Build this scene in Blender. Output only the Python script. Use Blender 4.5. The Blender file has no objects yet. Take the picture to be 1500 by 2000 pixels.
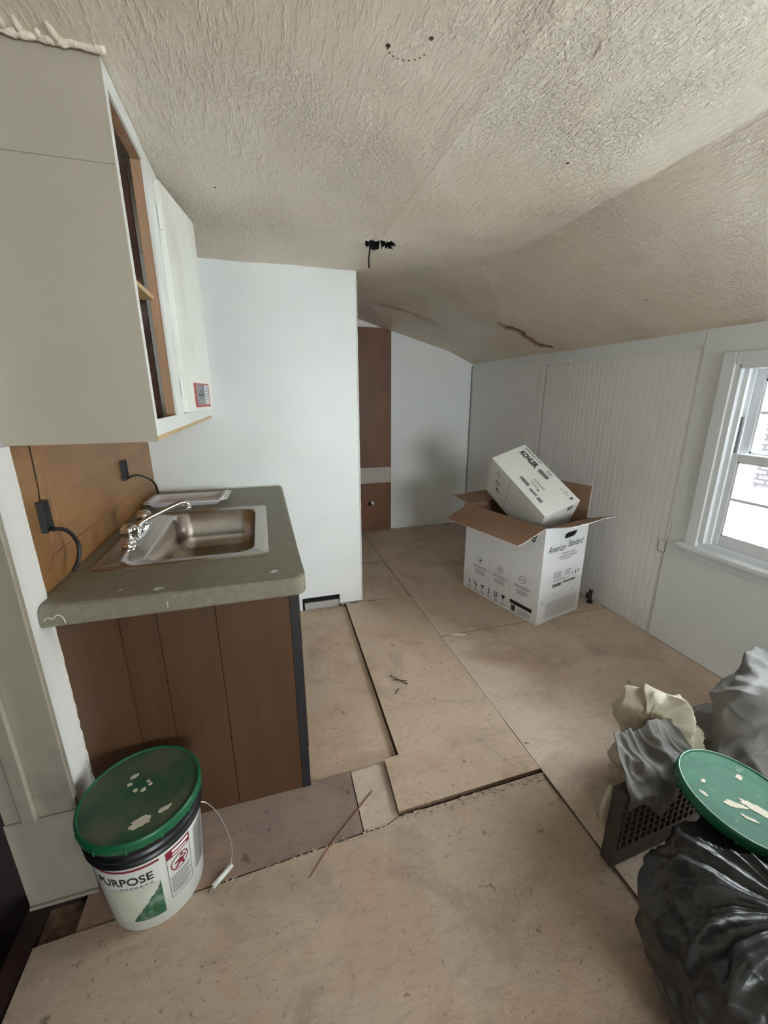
import bpy, bmesh, math, random
from mathutils import Vector, Matrix, noise
from math import sin, cos, pi, radians as rad

# ------------------------------------------------------------------ camera
scene = bpy.context.scene
COL = scene.collection
cam_data = bpy.data.cameras.new('camera')
cam = bpy.data.objects.new('camera', cam_data)
COL.objects.link(cam)
R_RIGHT = Vector((0.95928, -0.28252, -0.00253))
R_DOWN = Vector((-0.07961, -0.26152, -0.96191))
R_FWD = Vector((0.27110, 0.92294, -0.27336))
m3 = Matrix((R_RIGHT, -R_DOWN, -R_FWD)).transposed()
cam.matrix_world = Matrix.Translation((0, 0, 1.4)) @ m3.to_4x4()
cam_data.sensor_fit = 'VERTICAL'
cam_data.sensor_height = 36.0
cam_data.sensor_width = 27.0
cam_data.lens = 794.14 / 2000 * 36.0
cam_data.clip_start = 0.02
scene.camera = cam
scene.view_settings.view_transform = 'Standard'
scene.view_settings.look = 'None'
scene.view_settings.exposure = 2.18
scene.view_settings.gamma = 1.0
scene.view_settings.use_curve_mapping = False

# ------------------------------------------------------------------ world: overcast sky
world = bpy.data.worlds.new('overcast_sky')
scene.world = world
world.use_nodes = True
bg = world.node_tree.nodes['Background']
bg.inputs['Color'].default_value = (0.90, 0.95, 1.0, 1)
bg.inputs['Strength'].default_value = 7.0

def portal(name, loc, rot, sx, sy):
    l = bpy.data.lights.new(name, 'AREA')
    l.shape = 'RECTANGLE'
    l.size, l.size_y = sx, sy
    l.cycles.is_portal = True
    o = bpy.data.objects.new(name, l)
    COL.objects.link(o)
    o.location = loc
    o.rotation_euler = rot
    return o
portal('rear_fill_portal', (1.25, -3.17, 1.25), (rad(90), 0, 0), 1.35, 1.0)  # sky fill through the opening added in the unseen back wall
portal('window_portal', (2.40, 0.93, 1.09), (0, rad(90), 0), 0.95, 1.10)

# ------------------------------------------------------------------ material helpers
MATS = {}
def lin(c):
    return tuple(((x / 255) / 12.92 if x / 255 <= 0.04045 else ((x / 255 + 0.055) / 1.055) ** 2.4) for x in c)

def mat(name, rgb, rough=0.6, metal=0.0, rgb2=None, scale=6.0, detail=5.0, lo=0.35, hi=0.7, stretch=(1, 1, 1),
        bump=0.0, bscale=60.0, bstretch=None, dirt=None, dscale=3.0, dlo=0.55, dhi=0.75, damt=1.0, spec=0.5, coat=0.0, sheen=0.0):
    m = bpy.data.materials.new(name)
    m.use_nodes = True
    nt = m.node_tree
    p = nt.nodes['Principled BSDF']
    p.inputs['Roughness'].default_value = rough
    p.inputs['Metallic'].default_value = metal
    p.inputs['Specular IOR Level'].default_value = spec
    p.inputs['Coat Weight'].default_value = coat
    p.inputs['Sheen Weight'].default_value = sheen
    tc = nt.nodes.new('ShaderNodeTexCoord')
    def noisefac(sc, st, det, lo_, hi_, seed=0.0):
        mp = nt.nodes.new('ShaderNodeMapping')
        mp.inputs['Scale'].default_value = st
        mp.inputs['Location'].default_value = (seed, seed * 1.7, seed * .3)
        nt.links.new(tc.outputs['Object'], mp.inputs['Vector'])
        n = nt.nodes.new('ShaderNodeTexNoise')
        n.inputs['Scale'].default_value = sc
        n.inputs['Detail'].default_value = det
        n.inputs['Roughness'].default_value = 0.6
        nt.links.new(mp.outputs[0], n.inputs['Vector'])
        mr = nt.nodes.new('ShaderNodeMapRange')
        mr.inputs['From Min'].default_value = lo_
        mr.inputs['From Max'].default_value = hi_
        nt.links.new(n.outputs['Fac'], mr.inputs['Value'])
        return mr.outputs[0], n
    c1 = (*lin(rgb), 1)
    col = None
    if rgb2:
        fac, _ = noisefac(scale, stretch, detail, lo, hi)
        mx = nt.nodes.new('ShaderNodeMix'); mx.data_type = 'RGBA'
        mx.inputs[6].default_value = c1
        mx.inputs[7].default_value = (*lin(rgb2), 1)
        nt.links.new(fac, mx.inputs[0])
        col = mx.outputs[2]
    if dirt:
        fac, _ = noisefac(dscale, (1, 1, 1), 6, dlo, dhi, 3.3)
        mu = nt.nodes.new('ShaderNodeMath'); mu.operation = 'MULTIPLY'
        mu.inputs[1].default_value = damt
        nt.links.new(fac, mu.inputs[0])
        mx = nt.nodes.new('ShaderNodeMix'); mx.data_type = 'RGBA'
        if col: nt.links.new(col, mx.inputs[6])
        else: mx.inputs[6].default_value = c1
        mx.inputs[7].default_value = (*lin(dirt), 1)
        nt.links.new(mu.outputs[0], mx.inputs[0])
        col = mx.outputs[2]
    if col: nt.links.new(col, p.inputs['Base Color'])
    else: p.inputs['Base Color'].default_value = c1
    if bump:
        _, n = noisefac(bscale, bstretch or (1, 1, 1), 4, 0, 1, 1.1)
        b = nt.nodes.new('ShaderNodeBump')
        b.inputs['Strength'].default_value = 1.0
        b.inputs['Distance'].default_value = bump
        nt.links.new(n.outputs['Fac'], b.inputs['Height'])
        nt.links.new(b.outputs[0], p.inputs['Normal'])
    MATS[name] = m
    return m

M_WHITE = mat('white_wall_paint', (234, 236, 233), 0.45, rgb2=(228, 230, 227), scale=2.5, bump=0.0006, bscale=120)
M_STRIP = mat('chalky_white_plaster', (232, 229, 224), 0.6, bump=0.0015, bscale=40)
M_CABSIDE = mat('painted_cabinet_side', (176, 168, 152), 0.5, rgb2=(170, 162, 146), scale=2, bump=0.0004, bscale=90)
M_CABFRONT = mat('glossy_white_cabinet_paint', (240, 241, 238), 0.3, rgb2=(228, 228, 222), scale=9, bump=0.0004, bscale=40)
M_LEAF = mat('yellowed_white_cabinet_paint', (238, 238, 230), 0.35, rgb2=(222, 220, 206), scale=7, stretch=(1, 1, .4), lo=.45, hi=.75, bump=0.0004, bscale=40)
M_TRIM = mat('white_trim_gloss_paint', (232, 234, 236), 0.28, bump=0.0004, bscale=30)
M_JAMB = mat('grey_jamb_paint', (158, 150, 136), 0.25, rgb2=(146, 138, 124), scale=8, stretch=(1, 1, .15), bump=0.0006, bscale=25, bstretch=(1, 1, .2), dirt=(120, 114, 104), dscale=5)
M_BEAD = mat('beadboard_paint', (240, 237, 233), 0.5, rgb2=(236, 233, 229), scale=3, bump=0.0003, bscale=60)
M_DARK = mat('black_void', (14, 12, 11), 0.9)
M_RAWWOOD = mat('raw_pine_edge', (182, 146, 114), 0.7, rgb2=(158, 120, 90), scale=30, stretch=(1, 1, .08), bump=0.0005, bscale=60)
M_PLYEDGE = mat('pale_plywood_edge', (214, 190, 148), 0.7, rgb2=(186, 156, 112), scale=30, stretch=(.2, .2, 3))
M_BACKWOOD = mat('dark_brown_back_boards', (96, 66, 50), 0.8, rgb2=(60, 40, 32), scale=9, stretch=(1, .3, 1), dirt=(128, 110, 100), dscale=7, bump=0.002, bscale=30)
M_PANEL = mat('backsplash_wood_panel', (154, 112, 66), 0.42, rgb2=(132, 92, 50), scale=10, stretch=(1, .25, 1.2), dirt=(96, 66, 40), dscale=3.4, dlo=.56, dhi=.8, damt=.7, bump=0.0004, bscale=50)
M_ENDPANEL = mat('walnut_panel_board', (86, 59, 37), 0.42, rgb2=(74, 50, 31), scale=14, stretch=(1.5, 1, .12), bump=0.0003, bscale=60, dirt=(86, 56, 36), dscale=3, damt=.5)
M_BLACK = mat('black_edge_trim', (26, 26, 30), 0.5, rgb2=(38, 38, 44), scale=30)
M_COUNTER = mat('olive_grey_laminate', (134, 128, 111), 0.5, rgb2=(119, 113, 96), scale=50, dirt=(120, 114, 96), dscale=6, damt=.6, bump=0.0002, bscale=200)
M_CAULK = mat('rough_white_caulk', (206, 203, 194), 0.7, bump=0.004, bscale=60)
M_SMEAR = mat('dried_white_paint', (205, 205, 200), 0.6, bump=0.001, bscale=90)
M_STEEL = mat('brushed_stainless_steel', (196, 190, 184), 0.24, 1.0, rgb2=(180, 174, 168), scale=40, stretch=(1, .05, 1), bump=0.0001, bscale=200, bstretch=(1, .05, 1))
M_CHROME = mat('chrome', (225, 225, 228), 0.07, 1.0)
M_TRAY = mat('white_foam_tray', (214, 208, 208), 0.6, dirt=(180, 168, 156), dscale=12, damt=.5)
M_CABLE = mat('black_cable_sheath', (24, 24, 26), 0.45)
M_BOXMETAL = mat('dark_metal_box', (58, 60, 64), 0.5, 0.3)
M_WIRE = mat('bare_wire', (196, 190, 180), 0.35, 0.8)
M_DOORWOOD = mat('reddish_plywood_door', (126, 84, 56), 0.5, rgb2=(100, 62, 40), scale=3, stretch=(1.6, 1, .55), detail=8, dirt=(72, 42, 30), dscale=2.2, damt=.6, bump=0.0004, bscale=50)
M_PLATE = mat('bare_grey_board', (190, 180, 168), 0.6)
M_CARD = mat('white_printed_carton', (240, 240, 240), 0.5, rgb2=(234, 234, 234), scale=4)
M_CARD2 = mat('white_glossy_carton', (246, 247, 240), 0.45, rgb2=(240, 241, 234), scale=4)
M_KRAFT = mat('brown_corrugated_cardboard', (150, 118, 94), 0.75, rgb2=(140, 108, 86), scale=40, stretch=(1, .1, 1), dirt=(122, 90, 70), dscale=5, damt=.4)
M_INK = mat('black_print_ink', (32, 32, 34), 0.5)
M_INKG = mat('grey_print_ink', (128, 128, 128), 0.5)
M_INKM = mat('mid_grey_print_ink', (82, 82, 84), 0.5)
M_RED = mat('crimson_print_ink', (128, 30, 48), 0.5)
M_STRED = mat('red_sticker_border', (190, 70, 58), 0.4)
M_STGREY = mat('grey_sticker_picture', (150, 150, 156), 0.4, rgb2=(110, 110, 118), scale=12)
M_LID = mat('green_bucket_lid', (30, 84, 58), 0.42, rgb2=(26, 68, 48), scale=8, dirt=(84, 86, 68), dscale=9, dlo=.36, dhi=.60, damt=.9, bump=0.0008, bscale=50)
M_LIDRIM = mat('green_lid_rim', (22, 92, 60), 0.3, dirt=(44, 70, 50), dscale=14)
M_LID2 = mat('bright_green_lid', (20, 98, 68), 0.6, rgb2=(16, 84, 58), scale=10, dirt=(120, 150, 128), dscale=26, dlo=.62, dhi=.72, damt=.8, bump=0.0010, bscale=40, spec=.25)
M_SPLAT = mat('dried_joint_compound', (196, 186, 166), 0.7, bump=0.002, bscale=60)
M_RING = mat('black_plastic_neck', (20, 22, 25), 0.35)
M_BUCKET = mat('white_bucket_plastic', (212, 214, 208), 0.4, rgb2=(202, 204, 196), scale=6)
M_PICG = mat('green_label_picture', (40, 92, 62), 0.4, rgb2=(118, 140, 120), scale=30, lo=.45, hi=.6)
M_PICW = mat('pale_label_picture', (188, 190, 168), 0.4, rgb2=(206, 206, 196), scale=12)
M_DARKCLOTH = mat('dark_grey_cloth', (104, 100, 94), 0.7, rgb2=(86, 83, 78), scale=6, bump=0.0008, bscale=180)
M_CRATE = mat('dark_plastic_crate', (70, 62, 56), 0.55, rgb2=(58, 52, 47), scale=20)
M_CANVAS = mat('light_canvas_cloth', (188, 180, 158), 0.75, rgb2=(168, 160, 140), scale=5, bump=0.0008, bscale=260, dirt=(140, 132, 116), dscale=8, damt=.5)
M_TARP = mat('grey_tarp', (124, 121, 117), 0.6, rgb2=(104, 101, 98), scale=4, bump=0.0008, bscale=180, dirt=(158, 156, 150), dscale=14, dlo=.6, dhi=.8)
M_BAG = mat('black_plastic_bag', (44, 42, 42), 0.36, rgb2=(30, 30, 33), scale=8, bump=0.0012, bscale=70)
M_NAIL = mat('rusty_nail_steel', (90, 74, 64), 0.5, 0.6)
M_RUST = mat('rusty_rod', (134, 88, 62), 0.7)
M_CHIP = mat('white_paint_chip', (226, 222, 212), 0.6)
M_DUST = mat('plaster_crumbs', (176, 160, 142), 0.9)
M_MAROON = mat('dark_maroon_floor', (48, 26, 24), 0.6, rgb2=(30, 18, 17), scale=10)
M_HALL = mat('dark_hall_paint', (40, 30, 27), 0.8)
M_CEMENT = mat('rough_cement_block', (176, 172, 164), 0.8, bump=0.003, bscale=40)
M_MORTAR = mat('dark_mortar', (24, 22, 22), 0.9)
M_BRICK = mat('weathered_brick', (50, 44, 45), 0.95, rgb2=(42, 36, 37), scale=8, bump=0.002, bscale=30)
M_SIDING = mat('white_clapboard', (225, 225, 222), 0.7)
M_SNOW = mat('snow', (240, 244, 248), 0.8, bump=0.01, bscale=8)
M_STAINSOFT = mat('stained_ceiling_paint', (190, 172, 146), 0.6, rgb2=(168, 144, 116), scale=14)
M_STAIN = mat('peeling_brown_crack', (118, 86, 62), 0.9)

def mat_ceiling():
    m = bpy.data.materials.new('textured_ceiling_paint'); m.use_nodes = True
    nt = m.node_tree; p = nt.nodes['Principled BSDF']
    p.inputs['Roughness'].default_value = 0.42
    tc = nt.nodes.new('ShaderNodeTexCoord')
    def nz(sc, det, st=(1, 1, 1), rgh=.6):
        mp = nt.nodes.new('ShaderNodeMapping'); mp.inputs['Scale'].default_value = st
        nt.links.new(tc.outputs['Object'], mp.inputs['Vector'])
        n = nt.nodes.new('ShaderNodeTexNoise'); n.inputs['Scale'].default_value = sc
        n.inputs['Detail'].default_value = det; n.inputs['Roughness'].default_value = rgh
        nt.links.new(mp.outputs[0], n.inputs['Vector']); return n.outputs['Fac']
    r = nt.nodes.new('ShaderNodeValToRGB')
    r.color_ramp.elements[0].position = 0.35; r.color_ramp.elements[0].color = (*lin((236, 225, 208)), 1)
    r.color_ramp.elements[1].position = 0.7; r.color_ramp.elements[1].color = (*lin((220, 206, 184)), 1)
    nt.links.new(nz(1.6, 6), r.inputs[0])
    nt.links.new(r.outputs[0], p.inputs['Base Color'])
    def mr(x, a, b):
        n = nt.nodes.new('ShaderNodeMapRange'); n.inputs['From Min'].default_value = a; n.inputs['From Max'].default_value = b
        nt.links.new(x, n.inputs['Value']); return n.outputs[0]
    def mul(x, y):
        n = nt.nodes.new('ShaderNodeMath'); n.operation = 'MULTIPLY'; nt.links.new(x, n.inputs[0])
        if isinstance(y, float): n.inputs[1].default_value = y
        else: nt.links.new(y, n.inputs[1])
        return n.outputs[0]
    def add(x, y):
        n = nt.nodes.new('ShaderNodeMath'); n.operation = 'ADD'; nt.links.new(x, n.inputs[0]); nt.links.new(y, n.inputs[1]); return n.outputs[0]
    mask = mr(nz(2.2, 3), .40, .66)
    grit = mul(mr(nz(75, 4), .45, .75), mask)
    streak = mul(mr(nz(90, 3, (1, .22, 1)), .5, .8), 0.35)
    lumps = mul(nz(9, 4), 1.2)
    h = add(add(grit, streak), lumps)
    b = nt.nodes.new('ShaderNodeBump'); b.inputs['Distance'].default_value = 0.0065; b.inputs['Strength'].default_value = 1
    nt.links.new(h, b.inputs['Height']); nt.links.new(b.outputs[0], p.inputs['Normal'])
    return m
M_CEIL = mat_ceiling()

def mat_ply(name, base, light, dark, seed, rot=0):
    m = bpy.data.materials.new(name); m.use_nodes = True
    nt = m.node_tree; p = nt.nodes['Principled BSDF']; p.inputs['Roughness'].default_value = 0.72
    p.inputs['Specular IOR Level'].default_value = 0.35
    tc = nt.nodes.new('ShaderNodeTexCoord')
    def nz(sc, det, st=(1, 1, 1), s=0.0, rgh=.6, dist=0.0):
        mp = nt.nodes.new('ShaderNodeMapping'); mp.inputs['Scale'].default_value = st
        mp.inputs['Location'].default_value = (seed + s, seed * 2 + s, 0)
        mp.inputs['Rotation'].default_value = (0, 0, rot)
        nt.links.new(tc.outputs['Object'], mp.inputs['Vector'])
        n = nt.nodes.new('ShaderNodeTexNoise'); n.inputs['Scale'].default_value = sc
        n.inputs['Detail'].default_value = det; n.inputs['Roughness'].default_value = rgh
        n.inputs['Distortion'].default_value = dist
        nt.links.new(mp.outputs[0], n.inputs['Vector']); return n.outputs['Fac']
    def mr(x, a, b, c=1.0):
        n = nt.nodes.new('ShaderNodeMapRange'); n.inputs['From Min'].default_value = a; n.inputs['From Max'].default_value = b
        n.inputs['To Max'].default_value = c
        nt.links.new(x, n.inputs['Value']); return n.outputs[0]
    def mix(f, a, b):
        n = nt.nodes.new('ShaderNodeMix'); n.data_type = 'RGBA'
        nt.links.new(f, n.inputs[0])
        if isinstance(a, tuple): n.inputs[6].default_value = (*lin(a), 1)
        else: nt.links.new(a, n.inputs[6])
        n.inputs[7].default_value = (*lin(b), 1); return n.outputs[2]
    c = mix(mr(nz(1.6, 6, (1, 1, 1), 0, .6, .6), .36, .66), base, light)
    c = mix(mr(nz(2.6, 5, (1, 1, 1), 31, .6, .8), .50, .72, .55), c, (184, 140, 112))
    c = mix(mr(nz(3.1, 5, (1, 1, 1), 41, .65, .8), .50, .70, .60), c, dark)
    c = mix(mr(nz(11, 8, (1, 3.2, 1), 4, .75, 1.6), .50, .76, .60), c, dark)
    c = mix(mr(nz(30, 8, (1, 2.2, 1), 24, .8, .6), .56, .74, .45), c, (112, 94, 80))
    c = mix(mr(nz(17, 5, (1, 1, 1), 9, .6), .66, .72, .7), c, (84, 68, 58))
    c = mix(mr(nz(120, 4, (1, 1, 1), 49, .7), .60, .72, .5), c, (116, 98, 84))
    c = mix(mr(nz(70, 3, (1, 1, 1), 19, .6), .65, .71, .6), c, (92, 76, 64))
    c = mix(mr(nz(13, 7, (1, 1, 1), 14, .75), .62, .72, .45), c, (220, 208, 192))
    nt.links.new(c, p.inputs['Base Color'])
    b = nt.nodes.new('ShaderNodeBump'); b.inputs['Distance'].default_value = 0.0035
    nt.links.new(nz(22, 8, (1, 1.6, 1), 20, .75), b.inputs['Height']); nt.links.new(b.outputs[0], p.inputs['Normal'])
    return m
M_PLY = mat_ply('dusty_plywood', (174, 155, 136), (190, 170, 149), (136, 120, 105), 0.0)
M_PLY2 = mat_ply('warm_plywood', (190, 168, 146), (206, 184, 160), (150, 132, 116), 7.0)
M_PLY3 = mat_ply('pale_dusty_plywood', (196, 178, 160), (212, 193, 172), (154, 138, 124), 13.0)
M_PLYOLD = mat_ply('weathered_grey_board', (136, 118, 108), (154, 134, 120), (104, 88, 82), 21.0, rad(90))
M_PLYEDG = mat('sawn_ply_edge', (134, 110, 88), 0.85, rgb2=(84, 66, 52), scale=40, stretch=(1, 1, 4))

def mat_glass():
    m = bpy.data.materials.new('window_glass'); m.use_nodes = True
    nt = m.node_tree; nt.nodes.clear()
    o = nt.nodes.new('ShaderNodeOutputMaterial'); t = nt.nodes.new('ShaderNodeBsdfTransparent')
    g = nt.nodes.new('ShaderNodeBsdfGlossy'); g.inputs['Roughness'].default_value = 0.02
    f = nt.nodes.new('ShaderNodeFresnel'); f.inputs['IOR'].default_value = 1.3
    t.inputs['Color'].default_value = (.96, .98, .98, 1)
    mx = nt.nodes.new('ShaderNodeMixShader')
    nt.links.new(f.outputs[0], mx.inputs[0]); nt.links.new(t.outputs[0], mx.inputs[1]); nt.links.new(g.outputs[0], mx.inputs[2])
    nt.links.new(mx.outputs[0], o.inputs[0]); return m
M_GLASS = mat_glass()

# ------------------------------------------------------------------ mesh helpers
def link(name, bm, m, parent=None, smooth=False):
    me = bpy.data.meshes.new(name)
    bmesh.ops.recalc_face_normals(bm, faces=bm.faces)
    bm.to_mesh(me); bm.free()
    if smooth:
        for p in me.polygons: p.use_smooth = True
    for mm in (m if isinstance(m, (list, tuple)) else [m]): me.materials.append(mm)
    o = bpy.data.objects.new(name, me)
    COL.objects.link(o)
    if parent: o.parent = parent
    return o

def tag(o, label, cat, group=None):
    o['label'] = label; o['category'] = cat
    if group: o['group'] = group
    return o

def struct(o):
    o['kind'] = 'structure'; return o

def empty(name, loc=(0, 0, 0), rz=0.0, rot=None):
    o = bpy.data.objects.new(name, None); o.empty_display_size = 0.05
    COL.objects.link(o); o.location = loc
    o.rotation_euler = rot or (0, 0, rz)
    return o

def BM(): return bmesh.new()

def bx(bm, x0, x1, y0, y1, z0, z1, mi=0, M=None):
    vs = [bm.verts.new((x, y, z)) for x in (x0, x1) for y in (y0, y1) for z in (z0, z1)]
    if M is not None:
        for v in vs: v.co = M @ v.co
    for q in ((0, 1, 3, 2), (4, 6, 7, 5), (0, 4, 5, 1), (2, 3, 7, 6), (0, 2, 6, 4), (1, 5, 7, 3)):
        bm.faces.new([vs[i] for i in q]).material_index = mi
    return vs

def box(name, x0, x1, y0, y1, z0, z1, m, parent=None, bev=0.0, seg=2):
    bm = BM(); bx(bm, x0, x1, y0, y1, z0, z1)
    if bev: bmesh.ops.bevel(bm, geom=bm.edges[:], offset=bev, segments=seg, affect='EDGES', profile=0.5)
    return link(name, bm, m, parent, smooth=False)

def prism(bm, pts, z0, z1, mi=0, M=None):
    lo = [bm.verts.new((x, y, z0)) for x, y in pts]; hi = [bm.verts.new((x, y, z1)) for x, y in pts]
    if M is not None:
        for v in lo + hi: v.co = M @ v.co
    n = len(pts)
    bm.faces.new(lo[::-1]).material_index = mi; bm.faces.new(hi).material_index = mi
    for i in range(n):
        bm.faces.new([lo[i], lo[(i + 1) % n], hi[(i + 1) % n], hi[i]]).material_index = mi

def tube(bm, pts, r, n=8, cap=True, mi=0):
    pts = [Vector(p) for p in pts]
    rings = []
    up = Vector((0.31, 0.17, 0.93))
    for i, p in enumerate(pts):
        t = (pts[min(i + 1, len(pts) - 1)] - pts[max(i - 1, 0)]).normalized()
        a = t.cross(up)
        if a.length < 1e-3: a = t.cross(Vector((1, 0, 0)))
        a.normalize(); b = t.cross(a)
        rr = r[i] if isinstance(r, (list, tuple)) else r
        rings.append([bm.verts.new(p + rr * (cos(2 * pi * k / n) * a + sin(2 * pi * k / n) * b)) for k in range(n)])
    for i in range(len(rings) - 1):
        for k in range(n):
            bm.faces.new([rings[i][k], rings[i][(k + 1) % n], rings[i + 1][(k + 1) % n], rings[i + 1][k]]).material_index = mi
    if cap:
        bm.faces.new(rings[0][::-1]).material_index = mi; bm.faces.new(rings[-1]).material_index = mi

def spline(pts, n=8):
    P = [Vector(p) for p in pts]; out = []
    P = [2 * P[0] - P[1]] + P + [2 * P[-1] - P[-2]]
    for i in range(1, len(P) - 2):
        for k in range(n):
            t = k / n
            out.append(0.5 * ((2 * P[i]) + (-P[i - 1] + P[i + 1]) * t + (2 * P[i - 1] - 5 * P[i] + 4 * P[i + 1] - P[i + 2]) * t * t + (-P[i - 1] + 3 * P[i] - 3 * P[i + 1] + P[i + 2]) * t ** 3))
    out.append(P[-2]); return out

def lathe(bm, prof, n=48, c=(0, 0, 0), mi=0, M=None):
    rings = []
    for r, z in prof:
        rings.append([bm.verts.new((c[0] + r * cos(2 * pi * k / n), c[1] + r * sin(2 * pi * k / n), c[2] + z)) for k in range(n)])
    if M is not None:
        for rg in rings:
            for v in rg: v.co = M @ v.co
    for i in range(len(rings) - 1):
        for k in range(n):
            bm.faces.new([rings[i][k], rings[i][(k + 1) % n], rings[i + 1][(k + 1) % n], rings[i + 1][k]]).material_index = mi
    if prof[0][0] > 1e-4: bm.faces.new(rings[0][::-1]).material_index = mi
    if prof[-1][0] > 1e-4: bm.faces.new(rings[-1]).material_index = mi

def rrect(x0, x1, y0, y1, r, n=5):
    out = []
    for cx, cy, a0 in ((x1 - r, y1 - r, 0), (x0 + r, y1 - r, 90), (x0 + r, y0 + r, 180), (x1 - r, y0 + r, 270)):
        for k in range(n + 1):
            a = rad(a0 + 90 * k / n); out.append((cx + r * cos(a), cy + r * sin(a)))
    return out

def boolean(o, cutter):
    md = o.modifiers.new('cut', 'BOOLEAN'); md.operation = 'DIFFERENCE'; md.object = cutter; md.solver = 'EXACT'
    bpy.context.view_layer.update()
    dg = bpy.context.evaluated_depsgraph_get()
    me = bpy.data.meshes.new_from_object(o.evaluated_get(dg))
    o.modifiers.clear(); old = o.data; o.data = me; bpy.data.meshes.remove(old)
    cm = cutter.data; bpy.data.objects.remove(cutter); bpy.data.meshes.remove(cm)

def text_mesh(s, size, shear=0.0, bold=0.0, spacing=1.0, align='LEFT'):
    c = bpy.data.curves.new('lettering', 'FONT'); c.body = s; c.size = size; c.shear = shear; c.offset = bold
    c.space_character = spacing; c.align_x = align; c.resolution_u = 3
    o = bpy.data.objects.new('lettering', c); COL.objects.link(o)
    bpy.context.view_layer.update()
    dg = bpy.context.evaluated_depsgraph_get()
    me = bpy.data.meshes.new_from_object(o.evaluated_get(dg))
    bpy.data.objects.remove(o); bpy.data.curves.remove(c)
    return me

def frame_matrix(o, ex, ey):
    ex = Vector(ex).normalized(); ey = Vector(ey).normalized(); ez = ex.cross(ey)
    M = Matrix((ex, ey, ez)).transposed().to_4x4(); M.translation = Vector(o)
    return M

def lettering(s, size, M, x, y, m, parent, lift=0.0012, sx=1.0, name='lettering', **k):
    me = text_mesh(s, size, **k)
    for v in me.vertices:
        v.co = M @ Vector((x + v.co.x * sx, y + v.co.y, lift))
    me.name = name
    me.materials.clear(); me.materials.append(m)
    o = bpy.data.objects.new(name, me); COL.objects.link(o); o.parent = parent
    return o

class Ink:
    """flat print on a face: filled polygons collected in the face's own plane"""
    def __init__(s, M, lift=0.001): s.M = M; s.bm = BM(); s.l = lift
    def poly(s, pts, lift=0.0):
        s.bm.faces.new([s.bm.verts.new(s.M @ Vector((x, y, s.l + lift))) for x, y in pts])
    def rect(s, x0, x1, y0, y1, lift=0.0): s.poly([(x0, y0), (x1, y0), (x1, y1), (x0, y1)], lift)
    def ring(s, cx, cy, r, w, n=20):
        for k in range(n):
            a, b = 2 * pi * k / n, 2 * pi * (k + 1) / n
            s.poly([(cx + r * cos(a), cy + r * sin(a)), (cx + r * cos(b), cy + r * sin(b)), (cx + (r - w) * cos(b), cy + (r - w) * sin(b)), (cx + (r - w) * cos(a), cy + (r - w) * sin(a))])
    def disc(s, cx, cy, r, n=14): s.poly([(cx + r * cos(2 * pi * k / n), cy + r * sin(2 * pi * k / n)) for k in range(n)])
    def lines(s, x0, x1, ys, h, rnd, words=True):
        """rows of small print, broken into words"""
        for y in ys:
            x = x0 + rnd.random() * (x1 - x0) * .06
            while x < x1 - .003:
                w = rnd.uniform(.006, .02) if words else (x1 - x0)
                e = min(x + w, x1); s.rect(x, e, y, y + h); x = e + h * .7
    def done(s, name, m, parent):
        o = link(name, s.bm, m, parent)
        if 'print' in name or 'marks' in name: o['kind'] = 'stuff'
        return o

def nz(x, y, z=0.0): return noise.noise(Vector((x, y, z)))

# ================================================================== SETTING
XL, XR, YP, YF, YB = -0.615, 2.17, 2.562, 4.074, -3.20

# ---- floor: subfloor + plywood sheets
floor = struct(box('floor', -0.70, 2.175, YB, YF, -0.08, -0.034, M_PLYEDG))
rnd = random.Random(4)
def sheet(pts, top, m, thick=0.02):
    # subdivide and wobble the edge a little so that the joints read as sawn by hand
    P = []
    n = len(pts)
    for i in range(n):
        a, b = Vector(pts[i]), Vector(pts[(i + 1) % n]); L = (b - a).length
        k = max(1, int(L / 0.08))
        nrm = Vector((b.y - a.y, a.x - b.x)).normalized()
        for j in range(k):
            p = a + (b - a) * j / k
            w = 0 if j == 0 else 0.0016 * nz(p.x * 9, p.y * 9, i)
            P.append((p.x + nrm.x * w, p.y + nrm.y * w))
    bm = BM(); prism(bm, P, top - thick, top)
    for f in bm.faces: f.material_index = 0 if abs(f.normal.z) > .5 else 1
    bm.normal_update()
    for f in bm.faces: f.material_index = 0 if abs(f.normal.z) > .5 else 1
    return link('plywood_sheet', bm, [m, M_PLYEDG], floor)
sheet([(-0.695, YB), (0.936, YB), (0.936, 1.022), (0.352, 1.016), (0.30, 0.998), (-0.26, 0.974), (-0.695, 0.958)], -0.009, M_PLY)
sheet([(0.939, YB), (2.168, YB), (2.168, 1.975), (0.9395, 1.975)], 0.0, M_PLY3)
sheet([(0.941, 1.979), (2.168, 1.979), (2.168, YF), (0.941, YF)], 0.0, M_PLY3)
L_sheet = sheet([(0.425, 1.248), (0.364, 1.243), (0.3515, 1.024), (0.9355, 1.031), (0.9362, 2.514), (0.466, 2.54)], 0.0025, M_PLY2)
sheet([(0.47, 2.562), (0.594, 2.562), (0.594, 2.55), (0.936, 2.52), (0.936, 3.195), (0.47, 3.21)], -0.002, M_PLY3)
sheet([(0.47, 3.215), (0.936, 3.20), (0.936, YF), (0.47, YF)], 0.0, M_PLY3)
sheet([(0.02, 1.243), (0.420, 1.243), (0.462, 2.56), (0.02, 2.56)], -0.016, M_PLY2)
sheet([(-0.60, 0.962), (-0.26, 0.979), (0.218, 1.000), (0.222, 1.238), (-0.60, 1.238)], -0.011, M_PLYOLD)
sheet([(0.222, 1.000), (0.30, 1.003), (0.350, 1.020), (0.362, 1.240), (0.226, 1.238)], -0.012, M_PLY3)
sheet([(-0.61, 1.243), (0.017, 1.243), (0.017, 2.56), (-0.61, 2.56)], -0.018, M_PLY)
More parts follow.
